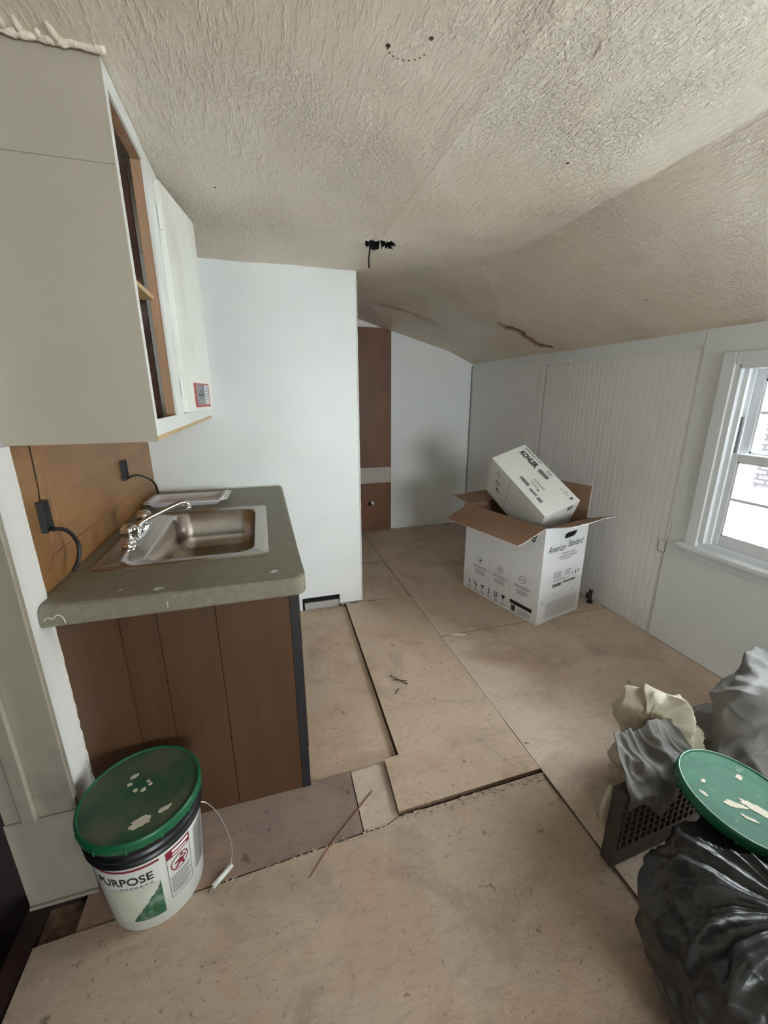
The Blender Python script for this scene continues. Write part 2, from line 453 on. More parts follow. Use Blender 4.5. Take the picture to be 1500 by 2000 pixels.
# crumbs of plaster and splinters along the raised edge
bm = BM()
for i in range(150):
    t = rnd.random(); x = 0.36 + 0.58 * t; y = 1.014 + 0.004 * t - abs(rnd.gauss(0, 0.010))
    s = rnd.uniform(.0012, .0045); bx(bm, x - s * rnd.uniform(1, 2.5), x + s, y - s * .6, y + s * .6, -0.009, -0.009 + s, M=None)
for i in range(70):
    x = rnd.uniform(-0.25, 0.30); y = 0.998 + (x - .3) * .042 + rnd.gauss(0, .004); s = rnd.uniform(.001, .003)
    bx(bm, x - s, x + s, y - s, y + s, -0.010, -0.009 + s)
for i in range(60):
    x = rnd.uniform(0.17, 0.47); y = 2.53 - abs(rnd.gauss(0, .03)); s = rnd.uniform(.001, .004)
    bx(bm, x - s, x + s, y - s, y + s, -0.016, -0.016 + s)
o = link('plaster_crumbs', bm, M_DUST, floor); o['kind'] = 'stuff'

# ---- dark landing beyond the doorway
struct(box('floor_landing', -2.0, -0.70, -0.4, 2.0, -0.26, -0.20, M_MAROON))
struct(box('wall_landing_far', -2.05, -2.0, -0.4, 2.0, -0.26, 2.3, M_HALL))
struct(box('wall_landing_front', -2.05, -0.70, 1.15, 1.25, -0.26, 2.3, M_HALL))
struct(box('wall_landing_riser', -0.70, -0.62, -1.7, 1.25, -0.26, -.081, M_HALL))
struct(box('wall_landing_back', -2.05, -0.78, -0.45, -0.4, -0.26, 2.3, M_HALL))
struct(box('ceiling_landing', -2.05, -0.76, -0.45, 2.0, 2.14, 2.2, M_HALL))

# ---- left wall (behind the cabinets) with plaster end strip
wl = struct(box('wall_left', -0.75, -0.622, 1.085, YP, -0.08, 2.16, M_WHITE))
bm = BM()
n = 40   # plaster strip with a chewed right edge
z0, z1 = -0.02, 1.284
for i in range(n):
    za, zb = z0 + (z1 - z0) * i / n, z0 + (z1 - z0) * (i + 1) / n
    ya = 1.233 + 0.004 * nz(za * 14, 3); yb = 1.233 + 0.004 * nz(zb * 14, 3)
    q = [(-0.604, 1.086, za), (-0.604, ya, za), (-0.604, yb, zb), (-0.604, 1.086, zb)]
    bm.faces.new([bm.verts.new(p) for p in q])
    q = [(-0.604, ya, za), (-0.625, ya, za), (-0.625, yb, zb), (-0.604, yb, zb)]
    bm.faces.new([bm.verts.new(p) for p in q])
bmesh.ops.remove_doubles(bm, verts=bm.verts, dist=1e-5)
link('plaster_strip', bm, M_STRIP, wl)
bm = BM()
tube(bm, [(-0.602 + .002 * nz(z * 20, 1), 1.226 + .003 * nz(z * 17, 2), z) for z in [0.0 + 0.02 * k for k in range(41)]], [0.0045 + .003 * nz(k * .8, 5) for k in range(41)], 6)
link('caulk_bead', bm, M_CAULK, wl)
struct(box('wall_left_rear', -0.75, -0.615, YB, 0.20, -0.08, 2.16, M_WHITE))
struct(box('wall_left_header', -0.75, -0.615, 0.20, 1.085, 2.0, 2.16, M_WHITE))

# ---- door opening in the left wall: painted jamb
box('threshold_board', -.753, -.699, .20, 1.092, -.20, -.014, M_MAROON, floor)
box('threshold_board', -.699, -.60, 1.062, 1.10, -.034, -.012, M_MAROON, floor)
d1 = struct(empty('door_1', (0, 0, 0)))
box('jamb_board', -0.745, -0.578, 1.068, 1.086, 0.30, 2.0, M_JAMB, d1, 0.003)
bm = BM(); bx(bm, -0.746, -0.576, 1.0655, 1.086, -0.004, 0.30)
# ragged lower edge
link('plinth_board', bm, M_JAMB, d1)
bm = BM()
for i in range(16):
    x = -0.745 + i * .0107; s = rnd.uniform(.002, .012)
    bx(bm, x, x + .0107, 1.058, 1.064, -0.012 - 0.0, -0.004 + s * .4)
link('chipped_paint_edge', bm, M_JAMB, d1)
box('door_stop', -0.700, -0.664, 1.052, 1.069, 0.30, 2.0, M_JAMB, d1, 0.005, 3)
box('jamb_board', -0.745, -0.578, 0.186, 0.20, -0.01, 2.0, M_JAMB, d1, 0.003)

# ---- partition block with notch at its base
wp = struct(empty('wall_partition', (0, 0, 0)))
bm = BM()
X0, X1 = XL - .01, 0.589
bx(bm, X0, 0.17, YP, YP + .016, -0.02, 2.16)
bx(bm, 0.17, 0.428, YP, YP + .016, 0.072, 2.16)
bx(bm, 0.428, X1, YP, YP + .016, -0.006, 2.16)
bmesh.ops.remove_doubles(bm, verts=bm.verts, dist=1e-6)
link('front_panel', bm, M_WHITE, wp)
bm = BM(); bx(bm, X0, 0.10, YP + .016, YF, -0.02, 2.2); bx(bm, 0.47, X1 - .001, YP + .016, YF, -0.02, 2.2); bx(bm, .10, .47, YP + .30, YF, -.02, 2.2); bx(bm, .10, .47, YP + .016, YP + .30, .12, 2.2)
link('wall_body', bm, M_WHITE, wp)
box('cement_block', 0.185, 0.424, YP + .004, YP + .07, -0.034, 0.030, M_CEMENT, wp, 0.004)
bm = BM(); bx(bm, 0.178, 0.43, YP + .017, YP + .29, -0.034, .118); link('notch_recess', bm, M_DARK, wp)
bm = BM(); tube(bm, [(0.588 + .001 * nz(k, 0), YP - .001, .0 + .05 * k) for k in range(42)], [.0035 + .002 * nz(k * .9, 2) for k in range(42)], 6)
link('corner_bead', bm, M_STRIP, wp)

bm = BM()
for k in range(26):
    x = .432 + .17 * rnd.random(); y = YP - .002 - .022 * rnd.random() ** 1.5; q = rnd.uniform(.002, .008); bx(bm, x - q * 1.6, x + q, y - q * .6, y + q * .6, -.001, .002 + q * .5)
o = link('plaster_remnant', bm, M_CEMENT, wp); o['kind'] = 'stuff'

# ---- far wall
wf = struct(empty('wall_far', (0, 0, 0)))
bm = BM(); bx(bm, 0.50, 2.30, YF, YF + .1, -0.08, 2.25); link('wall_body', bm, M_WHITE, wf)
bm = BM(); bx(bm, 1.271, 2.165, YF - .010, YF, 0.002, 2.25); link('smooth_panel', bm, M_WHITE, wf)
def beadboard(name, M, width, z0, z1, m, parent, pitch=0.0415):
    """vertical beads: local x along the wall, y up, z out of the wall"""
    prof = []
    x = 0.0
    while x < width - 1e-6:
        prof += [(x, 0.004), (min(x + pitch - .0085, width), 0.004), (min(x + pitch - .0075, width), 0.0012), (min(x + pitch - .006, width), .0012),
                 (min(x + pitch - .0045, width), .0046), (min(x + pitch - .0025, width), .0046), (min(x + pitch - .001, width), .0012)]
        x += pitch
    prof.append((width, .004))
    bm = BM(); lo = [bm.verts.new(M @ Vector((a, z0, b))) for a, b in prof]; hi = [bm.verts.new(M @ Vector((a, z1, b))) for a, b in prof]
    for i in range(len(prof) - 1):
        if prof[i + 1][0] - prof[i][0] < 1e-7 and abs(prof[i + 1][1] - prof[i][1]) < 1e-7: continue
        bm.faces.new([lo[i], lo[i + 1], hi[i + 1], hi[i]])
    return link(name, bm, m, parent)
beadboard('beadboard_panel', frame_matrix((0.589, YF - .002, 0), (1, 0, 0), (0, 0, 1)), 0.69, 2.035, 2.2, M_BEAD, wf)
bm = BM(); tube(bm, [(2.158, YF - .014, z * .1) for z in range(0, 18)], .003, 6); link('corner_gap', bm, M_DARK, wf)

# far door
d2 = struct(empty('door_2', (0, 0, 0)))
bm = BM(); bx(bm, 0.592, 1.266, YF - .03, YF - .003, 0.008, 2.030); dl = link('door_leaf', bm, M_DOORWOOD, d2)
box('cover_board', 0.90, 1.262, YF - .036, YF - .0305, 0.527, 0.692, M_PLATE, d2, .001)
bm = BM(); prism(bm, [(.026 * cos(2 * pi * k / 18) * (1 + .1 * nz(k, 1)), .020 * sin(2 * pi * k / 18) + .004 * nz(k, 2)) for k in range(18)], -0.001, 0.0, M=frame_matrix((1.035, YF - .0306, .305), (1, 0, 0), (0, 0, 1)))
link('lock_hole', bm, M_DARK, d2)
bm = BM(); prism(bm, [(0, 0), (.03, -.005), (.034, .02), (.018, .034), (.003, .02)], -0.0005, 0.002, M=frame_matrix((1.045, YF - .031, .30), (1, 0, 0), (0, 0, 1)))
link('paint_chip', bm, M_CHIP, d2)

# ---- right wall with window opening
WY0, WY1, WZ0, WZ1 = 0.40, 1.455, 0.655, 1.545       # rough opening
wr = struct(empty('wall_right', (0, 0, 0)))
bm = BM()
bx(bm, XR, XR + .15, YB, WY0, -.08, 1.8); bx(bm, XR, XR + .15, WY1, YF + .1, -.08, 1.8)
bx(bm, XR, XR + .15, WY0, WY1, -.08, .636); bx(bm, XR, XR + .15, WY0, WY1, WZ1, 1.8)
link('wall_body', bm, M_WHITE, wr)
MRW = lambda y, z=0: frame_matrix((XR, y, z), (0, -1, 0), (0, 0, 1))    # local x runs towards the viewer, z into the room
beadboard('beadboard_panel', MRW(YF - .012), YF - .012 - 2.863, 0.004, 1.645, M_BEAD, wr)
beadboard('beadboard_panel', MRW(2.858), 2.858 - 1.6482, 0.004, 1.625, M_BEAD, wr)
# smooth panel beside the window; its edge follows the patched outlet notch
bm = BM()
def rp(pts, t=0.006):
    M = frame_matrix((XR, 0, 0), (0, 1, 0), (0, 0, 1))
    lo = [bm.verts.new((XR - .0005, y, z)) for y, z in pts]; hi = [bm.verts.new((XR - t, y, z)) for y, z in pts]
    bm.faces.new(hi); n = len(pts)
    for i in range(n): bm.faces.new([lo[i], lo[(i + 1) % n], hi[(i + 1) % n], hi[i]])
def rq(y0, y1, z0, z1): bm.faces.new([bm.verts.new((XR - .0062, y, z)) for y, z in ((y0, z0), (y1, z0), (y1, z1), (y0, z1))])
rq(1.52, 1.640, .535, .60); rq(1.52, 1.646, .004, .535); rq(1.52, 1.648, .60, 1.76)
rq(.33, 1.52, .004, .62); rq(.33, 1.52, 1.59, 1.76); rq(YB, .33, .004, 1.76)
link('smooth_panel', bm, M_WHITE, wr)
box('outlet_patch', XR - .0062, XR - .0045, 1.650, 1.688, 0.535, 0.592, M_BEAD, wr)
bm = BM()
bx(bm, XR - .0068, XR - .0040, 1.687, 1.6895, .530, .592); bx(bm, XR - .0066, XR - .004, 1.6455, 1.6468, .004, .53); bx(bm, XR - .0068, XR - .004, 1.634, 1.6355, .60, .72)
bx(bm, XR - .0068, XR - .004, 1.644, 1.689, .5285, .5305)
link('panel_joint', bm, M_INKM, wr)
t1 = struct(box('trim_1', XR - .0082, XR + .01, 1.652, YF - .012, 1.645, 1.74, M_WHITE, None, .002))
t2 = struct(box('trim_2', XR - .008, XR + .01, 2.60, YF - .012, 1.636, 1.648, M_BEAD, None, .001))

# window
w1 = struct(empty('window_1', (0, 0, 0)))
box('side_casing', XR - .020, XR + .01, 1.475, 1.536, .632, 1.598, M_TRIM, w1, .004)
box('side_casing', XR - .020, XR + .01, .32, .38, .632, 1.598, M_TRIM, w1, .004)
box('head_casing', XR - .020, XR + .01, .38, 1.475, 1.540, 1.598, M_TRIM, w1, .004)
box('window_stool', XR - .055, XR + .02, .27, 1.560, .608, .634, M_TRIM, w1, .006)
box('window_sill', XR + .0, XR + .15, WY0 + .001, WY1 - .001, .634, .658, M_TRIM, w1, .003)
box('apron', XR - .016, XR + .005, .30, 1.53, .560, .607, M_TRIM, w1, .003)
box('side_jamb', XR - .012, XR + .15, 1.447, 1.475, .655, 1.545, M_TRIM, w1, .002)
box('side_jamb', XR - .012, XR + .15, .38, .408, .655, 1.545, M_TRIM, w1, .002)
box('head_jamb', XR - .012, XR + .15, .40, 1.455, 1.520, 1.548, M_TRIM, w1, .002)
box('inner_stop', XR + .010, XR + .024, 1.425, 1.448, .655, 1.520, M_TRIM, w1, .003)
box('parting_strip', XR + .062, XR + .072, 1.430, 1.448, 1.10, 1.520, M_TRIM, w1, .001)
box('jamb_liner', XR + .026, XR + .060, 1.438, 1.4475, 1.12, 1.30, M_INKM, w1)
def sash(x0, x1, z0, z1, st, br, tr, mz, name):
    s = BM(); y0, y1 = .412, 1.440
    bx(s, x0, x1, y0, y0 + st, z0, z1); bx(s, x0, x1, y1 - st, y1, z0, z1)
    bx(s, x0, x1, y0 + st, y1 - st, z0, z0 + br); bx(s, x0, x1, y0 + st, y1 - st, z1 - tr, z1)
    bmesh.ops.bevel(s, geom=s.edges[:], offset=.003, segments=1, affect='EDGES')
    so = link(name, s, M_TRIM, w1)
    for z in mz: box('muntin_bar', x0 + .004, x1 - .004, y0 + st - .002, y1 - st + .002, z - .007, z + .007, M_TRIM, so, .003)
    g = BM(); bx(g, (x0 + x1) / 2 - .0015, (x0 + x1) / 2 + .0015, y0 + st - .002, y1 - st + .002, z0 + br - .002, z1 - tr + .002)
    link('glass_pane', g, M_GLASS, so)
    e = BM()  # glazing bead round the pane
    a, b, c, d = y0 + st, y1 - st, z0 + br, z1 - tr
    bx(e, x0 + .002, x0 + .012, a, a + .008, c, d); bx(e, x0 + .002, x0 + .012, b - .008, b, c, d); bx(e, x0 + .002, x0 + .012, a, b, c, c + .008); bx(e, x0 + .002, x0 + .012, a, b, d - .008, d)
    link('glazing_bead', e, M_TRIM, so)
    return so
sash(XR + .026, XR + .060, .657, 1.128, .042, .055, .036, [.905], 'lower_sash')
sash(XR + .074, XR + .106, 1.098, 1.518, .050, .034, .045, [1.322], 'upper_sash')
# storm sash
s = BM(); x0, x1 = XR + .125, XR + .145
bx(s, x0, x1, .41, .435, .66, 1.52); bx(s, x0, x1, 1.385, 1.44, .66, 1.52); bx(s, x0, x1, .435, 1.385, .66, .69); bx(s, x0, x1, .435, 1.385, 1.49, 1.52)
bx(s, x0, x1, .435, 1.385, .86, .965); bx(s, x0, x1, .435, 1.385, 1.375, 1.392)
link('storm_sash', s, M_TRIM, w1)

# back wall behind the viewer; its unseen window is added as fill light
wb = struct(empty('wall_back', (0, 0, 0)))
bm = BM()
RX0, RX1, RZ0, RZ1 = .62, 1.88, .78, 1.72
bx(bm, -.75, RX0, YB - .12, YB, -.08, 2.2); bx(bm, RX1, 2.32, YB - .12, YB, -.08, 2.2)
bx(bm, RX0, RX1, YB - .12, YB, -.08, RZ0); bx(bm, RX0, RX1, YB - .12, YB, RZ1, 2.2)
link('wall_body', bm, M_WHITE, wb)
w2 = struct(empty('window_added_fill', (0, 0, 0)))
bm = BM()
for a in ((RX0 - .05, RX0 + .01, RZ0 - .05, RZ1 + .05), (RX1 - .01, RX1 + .05, RZ0 - .05, RZ1 + .05), (RX0 + .01, RX1 - .01, RZ0 - .05, RZ0 + .01), (RX0 + .01, RX1 - .01, RZ1 - .01, RZ1 + .05), (RX0 + .01, RX1 - .01, 1.235, 1.27)):
    bx(bm, a[0], a[1], YB - .03, YB + .015, a[2], a[3])
link('fill_window_frame', bm, M_TRIM, w2)
bm = BM(); bx(bm, RX0 + .01, RX1 - .01, YB - .05, YB - .046, RZ0 + .01, RZ1 - .01); link('glass_pane', bm, M_GLASS, w2)

# ---- ceiling
CX = 1.300
def zc(x, y):
    flat = 2.108 - 0.014 * max(0.0, min(1.0, (y - 1.2) / 1.35))
    ramp = max(0.0, (y - 2.60) / 1.474)
    flat += (2.158 - 2.094) * ramp
    c2 = 2.100 + (2.154 - 2.100) * ramp
    cx = CX - .120 * max(0.0, min(1.0, (y - 2.3) / 1.77))
    if x <= cx: z = flat + (c2 - flat) * max(0.0, min(1.0, (x - .58) / (cx - .58)))
    else:
        end = 1.712 + .01 * ramp
        z = c2 + (end - c2) * (x - cx) / (XR - cx)
    # softened crease towards the far end
    if y > 2.25 and abs(x - cx) < .12:
        k = min(1.0, (y - 2.25) / .7) * max(0.0, min(1.0, (3.3 - y) / .6)); d = (.12 - abs(x - cx))
        z -= 0.15 * k * d * d / .12
    # soft taped ridge running the length of the room
    d = abs(x - (.60 + .012 * nz(y * 2, 5)))
    if d < .07 and y < 2.1: z -= 0.007 * (1 - d / .07) ** 1.5 * (.6 + .8 * abs(nz(y * 3, 1)))
    z += 0.005 * nz(x * 1.7, y * 1.7, 4) + 0.0035 * nz(x * 6, y * 6, 9)
    # diagonal tape ridge in the far slope
    a, b = Vector((1.30, 2.36)), Vector((1.95, 3.05))
    p = Vector((x, y)); t = max(0, min(1, (p - a).dot(b - a) / (b - a).length_squared)); d = (p - (a + (b - a) * t)).length
    if d < .05: z -= 0.006 * (1 - d / .05)
    d = math.hypot(x - .60, y - 2.12)
    if d < .22: z -= 0.010 * max(0, nz(x * 30, y * 30, 2) + .25) * (1 - d / .22)
    return z
def axis(a, b, step, fa, fb, fs):
    out = []; v = a
    while v < b:
        out.append(v); v += fs if fa - 1e-9 <= v < fb else step
    out.append(b); return out
xs = axis(-0.78, XR + .02, .03, .50, .70, .005)
xs = sorted(set([round(v, 4) for v in xs if abs(v - CX) > .010] + [CX - .004, CX, CX + .004]))
ys = axis(YB, YF + .02, .03, 2.03, 2.22, .005)
HX, HY = 0.605, 2.120
def inhole(x, y):
    dx, dy = (x - HX) / .078, (y - HY) / .060
    a = math.atan2(dy, dx)
    return math.hypot(dx, dy) / (1 + .38 * nz(cos(a) * 2.2, sin(a) * 2.2, 7.7) + .14 * nz(cos(a) * 7, sin(a) * 7, 1.7))
verts = []; faces = []; fm = []
for x in xs:
    for y in ys:
        cxy = CX - .120 * max(0.0, min(1.0, (y - 2.3) / 1.77)); xo = x
        x = xo + (cxy - CX) * max(0.0, 1 - abs(xo - CX) / .6)
        z = zc(x, y); h = inhole(x, y)
        if h < 1: z += .05 * min(1, (1 - h) * 8)
        elif h < 1.5: z -= .010 * (1.5 - h) * (1 + 1.5 * nz(x * 90, y * 90))
        verts.append((x, y, z)); 
ny = len(ys)
for i in range(len(xs) - 1):
    for j in range(ny - 1):
        faces.append((i * ny + j, (i + 1) * ny + j, (i + 1) * ny + j + 1, i * ny + j + 1))
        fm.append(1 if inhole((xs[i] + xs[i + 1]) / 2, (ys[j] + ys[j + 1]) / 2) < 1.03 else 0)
me = bpy.data.meshes.new('ceiling'); me.from_pydata(verts, [], faces)
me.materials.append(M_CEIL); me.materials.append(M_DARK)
me.polygons.foreach_set('material_index', fm)
me.polygons.foreach_set('use_smooth', [True] * len(faces))
ceil = bpy.data.objects.new('ceiling', me); COL.objects.link(ceil); struct(ceil)
struct(box('ceiling_roof_deck', -0.80, XR + .2, YB - .15, YF + .15, 2.30, 2.36, M_DARK))
struct(box('wall_right_knee', XR + .1, XR + .15, YB - .12, YF + .1, 1.7, 2.3, M_DARK))
struct(box('wall_back_gable', -.75, XR + .15, YB - .12, YB - .08, 2.1, 2.32, M_DARK))
struct(box('wall_far_gable', -.75, XR + .15, YF + .06, YF + .1, 2.1, 2.32, M_DARK))
struct(box('wall_left_gable', -.80, -.76, YB - .12, YF + .1, 2.1, 2.32, M_DARK))
# broken plaster crumbs clinging round the hole
bm = BM()
for i in range(46):
    a = rnd.uniform(0, 2 * pi); k = rnd.uniform(.98, 1.3)
    x = HX + .078 * k * cos(a); y = HY + .060 * k * sin(a); s = rnd.uniform(.002, .007)
    M = Matrix.Translation((x, y, zc(x, y) + .004 - s)) @ Matrix.Rotation(a * 3, 4, 'X') @ Matrix.Rotation(a * 5, 4, 'Z')
    bx(bm, -s, s, -s * .7, s * .7, -s * .5, s * .5, M=M)
o = link('broken_plaster', bm, M_CAULK, ceil); o['kind'] = 'stuff'
for x, y, r in ((.316, 1.036, .005), (.398, .999, .0045), (-.09, 1.766, .004), (.985, 1.30, .0035), (1.86, 1.75, .006)):
    bm = BM(); lathe(bm, [(r, 0), (r * 1.1, .001), (r * .5, .0035)], 10, (x, y, zc(x, y) - .0015)); link('screw_hole', bm, M_NAIL if r > .0036 else M_DARK, ceil)
bm = BM()   # faint dotted arc left by an old fixture
for k in range(9):
    a = rad(200 + k * 17); x = .357 - .044 * cos(a); y = 1.028 - .036 * sin(a)
    bx(bm, x - .0018, x + .0018, y - .001, y + .001, zc(x, y) - .002, zc(x, y) - .0005)
link('fixture_mark', bm, M_STAIN, ceil)
def ceil_strip(name, pts, w, m, drop=.004):
    bm = BM(); P = spline([(x, y, 0) for x, y in pts], 8); L = []
    for i, p in enumerate(P):
        t = (P[min(i + 1, len(P) - 1)] - P[max(i - 1, 0)]).normalized(); nrm = Vector((-t.y, t.x, 0))
        ww = w * (.5 + .9 * abs(nz(i * .7, 3))) * min(1, .25 + min(i, len(P) - 1 - i) * .3)
        a = p + nrm * ww; b = p - nrm * ww
        L.append((bm.verts.new((a.x, a.y, zc(a.x, a.y) - .0012)), bm.verts.new((p.x, p.y, zc(p.x, p.y) - drop)), bm.verts.new((b.x, b.y, zc(b.x, b.y) - .0012))))
    for i in range(len(L) - 1):
        bm.faces.new([L[i][0], L[i + 1][0], L[i + 1][1], L[i][1]]); bm.faces.new([L[i][1], L[i + 1][1], L[i + 1][2], L[i][2]])
    return link(name, bm, m, ceil)
ceil_strip('peeling_crack', [(1.76, 2.84), (1.80, 2.80), (1.86, 2.77), (1.90, 2.80), (1.95, 2.79), (2.02, 2.80), (2.06, 2.75), (2.09, 2.71)], .024, M_STAIN, .010)
ceil_strip('stained_patch', [(1.70, 2.86), (1.78, 2.84), (1.86, 2.80), (1.94, 2.82), (2.02, 2.82), (2.08, 2.78)], .05, M_STAINSOFT, .0022)
ceil_strip('paint_curl', [(.721, .896), (.738, .903), (.748, .925), (.756, .95)], .0011, M_DUST, .003)
# crumpled plaster fillet where the cabinet end meets the ceiling
bm = BM()
P = [(-.64 + .386 * i / 60, 1.214 + .005 * nz(i * .3, 1), 2.1045 + .004 * nz(i * .45, 3)) for i in range(61)]
tube(bm, P, [max(.003, .007 + .005 * nz(i * .33, 8) + .004 * nz(i * 1.1, 2)) for i in range(61)], 10)
for i in range(24):
    x = -.625 + .35 * rnd.random(); L = .012 + .055 * rnd.random() ** 1.6; w = .004 + .006 * rnd.random(); dx = .012 * (rnd.random() - .3)
    tube(bm, [(x, 1.218, 2.107), (x + dx * .5, 1.216 - L * .5, 2.1095), (x + dx, 1.216 - L, 2.1145)], [w, w * .8, w * .3], 8)
o = link('plaster_fillet', bm, M_CEIL, ceil, True); o['kind'] = 'stuff'

# ================================================================== OUTSIDE (seen through the window)
struct(box('floor_snowy_yard', 2.6, 14, -8, 12, -2.9, -2.8, M_SNOW))
nb = empty('neighbour_house', (7.6, 1.5, -2.8))
bm = BM(); bx(bm, 0.02, 3.0, -6, 7, 0.0, 5.3); link('wall_body', bm, M_SIDING, nb)
bm = BM()
rows = 0
z = 2.76
while z < 5.2:
    off = .12 if rows % 2 else 0
    y = .6 + off
    while y < 6.7:
        bx(bm, -.014, .02, y, y + .215, z, z + .058); y += .24
    z += .078; rows += 1
o = link('brick_facing', bm, M_BRICK, nb); o['kind'] = 'stuff'
bm = BM(); bx(bm, -.008, .02, .5, 6.9, 2.75, 5.25); link('mortar_bed', bm, M_MORTAR, nb)
bm = BM(); bx(bm, -.10, .02, .4, 6.95, 2.50, 2.745); link('ledge', bm, M_SIDING, nb)
for k in range(13):
    bm = BM(); vs = bx(bm, -.030, .02, .4, 6.95, 2.50 - .19 * (k + 1), 2.50 - .19 * k - .004)
    for v in vs:
        if v.co.z > 2.50 - .19 * k - .01 and v.co.x < 0: v.co.x = -.008
    link('clapboard', bm, M_SIDING, nb)
tag(nb, 'pale neighbouring house of brick over white boards seen through the window', 'house')

# ================================================================== UPPER CABINET
uc = empty('wall_cabinet', (-.44, 1.225, 1.285))
tag(uc, 'tall white painted wall cabinet with an open doorless bay above the sink', 'cabinet')
def rel(o, root):
    """geometry was written in room coordinates: keep it there under a root that stands elsewhere"""
    o.matrix_parent_inverse = Matrix.Translation(root.location).inverted() if root.rotation_euler == (0, 0, 0) else root.matrix_world.inverted()
    return o
def part(name, bm, m, root, smooth=False): 
    o = link(name, bm, m, root, smooth)
    if root.parent is None: o.matrix_parent_inverse = Matrix.Translation(root.location).inverted()
    return o
def pbox(name, x0, x1, y0, y1, z0, z1, m, root, bev=0.0):
    bm = BM(); bx(bm, x0, x1, y0, y1, z0, z1)
    if bev: bmesh.ops.bevel(bm, geom=bm.edges[:], offset=bev, segments=2, affect='EDGES')
    return part(name, bm, m, root)
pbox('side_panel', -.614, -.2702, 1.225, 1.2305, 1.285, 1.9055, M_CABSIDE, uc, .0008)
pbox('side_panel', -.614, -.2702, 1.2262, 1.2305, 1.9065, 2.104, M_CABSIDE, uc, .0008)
pbox('bottom_panel', -.614, -.272, 1.241, 2.558, 1.286, 1.302, M_PLYEDGE, uc)
bm = BM()   # face frame
fx0, fx1 = -.2765, -.270
bx(bm, fx0, fx1, 1.231, 1.254, 1.300, 2.104)
bx(bm, fx0, fx1, 1.548, 1.672, 1.300, 2.100)
bx(bm, fx0, fx1, 2.50, 2.558, 1.300, 2.098)
bx(bm, fx0, fx1, 1.254, 1.548, 1.300, 1.342); bx(bm, fx0, fx1, 1.672, 2.50, 1.300, 1.342)
bx(bm, fx0, fx1, 1.254, 1.548, 2.060, 2.103); bx(bm, fx0, fx1, 1.672, 2.50, 2.052, 2.098)
part('face_frame', bm, M_CABFRONT, uc)
pbox('raw_stile_back', -.304, -.2768, 1.549, 1.590, 1.3405, 2.060, M_RAWWOOD, uc, .001)
pbox('raw_top_rail', -.302, -.2768, 1.254, 1.549, 2.060, 2.085, M_RAWWOOD, uc, .001)
pbox('shelf', -.600, -.292, 1.241, 1.549, 1.690, 1.704, M_PLYEDGE, uc, .001)
z = 1.31
k = 0
while z < 2.06:     # rough boards of the open back
    h = (.085, .06, .10, .07)[k % 4]
    pbox('back_board', -.6135, -.604 + .003 * (k % 2), 1.243, 2.55, z, z + h - .007, (M_BACKWOOD, M_BACKWOOD, M_CEMENT, M_BACKWOOD)[k % 4] if z < 1.75 else M_BACKWOOD, uc)
    z += h; k += 1
pbox('bay_divider', -.600, -.326, 1.592, 1.606, 1.303, 2.06, M_BACKWOOD, uc)
# door leaf, standing a little open, hinged on the middle stile
ux, uy = Vector((.054, .340)).normalized(); 
LM = frame_matrix((-.268, 1.664, 0), (ux, uy, 0), (0, 0, 1))      # local z faces the room (+x)
bm = BM(); bx(bm, 0, .346, 1.346, 2.062, -.002, .016, M=LM)
bmesh.ops.bevel(bm, geom=bm.edges[:], offset=.0015, segments=1, affect='EDGES')
leaf = part('cabinet_door', bm, M_LEAF, uc)
for z in (1.955, 1.43):
    bm = BM(); tube(bm, [(-.262, 1.656, z - .035), (-.262, 1.656, z + .035)], .005, 8); bx(bm, -.2702, -.268, 1.632, 1.656, z - .03, z + .03)
    link('hinge', bm, M_CABFRONT, leaf)
ik = Ink(LM, .0172)
ik.rect(.095, .292, 1.361, 1.452); ik.done('sticker_border', M_STRED, leaf)
ik = Ink(LM, .0178); ik.rect(.118, .284, 1.370, 1.447); ik.done('sticker_picture', M_STGREY, leaf)
ik = Ink(LM, .0183); ik.rect(.225, .275, 1.372, 1.445); ik.done('sticker_label', M_CARD, leaf)
ik = Ink(LM, .0186); ik.lines(.232, .270, [1.38 + .008 * k for k in range(8)], .003, rnd); ik.rect(.14, .21, 1.404, 1.412); ik.ring(.175, 1.408, .018, .004); ik.done('sticker_print', M_INKM, leaf)

# ================================================================== BACKSPLASH PANELLING (on the left wall)
def wpanel(y0, y1, z0, z1, name='panel_board'):
    bm = BM(); bx(bm, -.622, -.613, y0, y1, z0, z1)
    bmesh.ops.bevel(bm, geom=[e for e in bm.edges if all(v.co.x > -.615 for v in e.verts)], offset=.0014, segments=1, affect='EDGES')
    return link(name, bm, M_PANEL, wl)
# pieces laid round the two outlet cut-outs
wpanel(1.241, 1.338, .83, 1.284)
wpanel(1.342, 1.40, .962, 1.284); 
wpanel(1.4005, 2.556, .957, 1.284)
wpanel(1.342, 2.556, .83, .9562)

def outlet(y0, y1, z0, z1, lab):
    r = empty('outlet_box', (-.612, (y0 + y1) / 2, z0))
    tag(r, lab, 'outlet box', 'open electrical boxes on the backsplash')
    bm = BM(); t = .003; x0, x1 = -.6125, -.598
    bx(bm, x0, x1, y0, y0 + t, z0, z1); bx(bm, x0, x1, y1 - t, y1, z0, z1); bx(bm, x0, x1, y0 + t, y1 - t, z0, z0 + t); bx(bm, x0, x1, y0 + t, y1 - t, z1 - t, z1)
    part('box_shell', bm, M_BOXMETAL, r)
    pbox('box_back', x0, x0 + .002, y0 + t, y1 - t, z0 + t, z1 - t, M_BOXMETAL, r)
    return r
o1 = outlet(1.300, 1.342, 1.034, 1.122, 'dark open electrical box near the plaster strip, with a thick cable below it')
bm = BM(); tube(bm, [(-.6125, 1.330, 1.122), (-.6125, 1.337, 1.16), (-.6125, 1.340, 1.22), (-.6125, 1.343, 1.283)], .0014, 6)
part('split_seam', bm, M_DARK, o1)
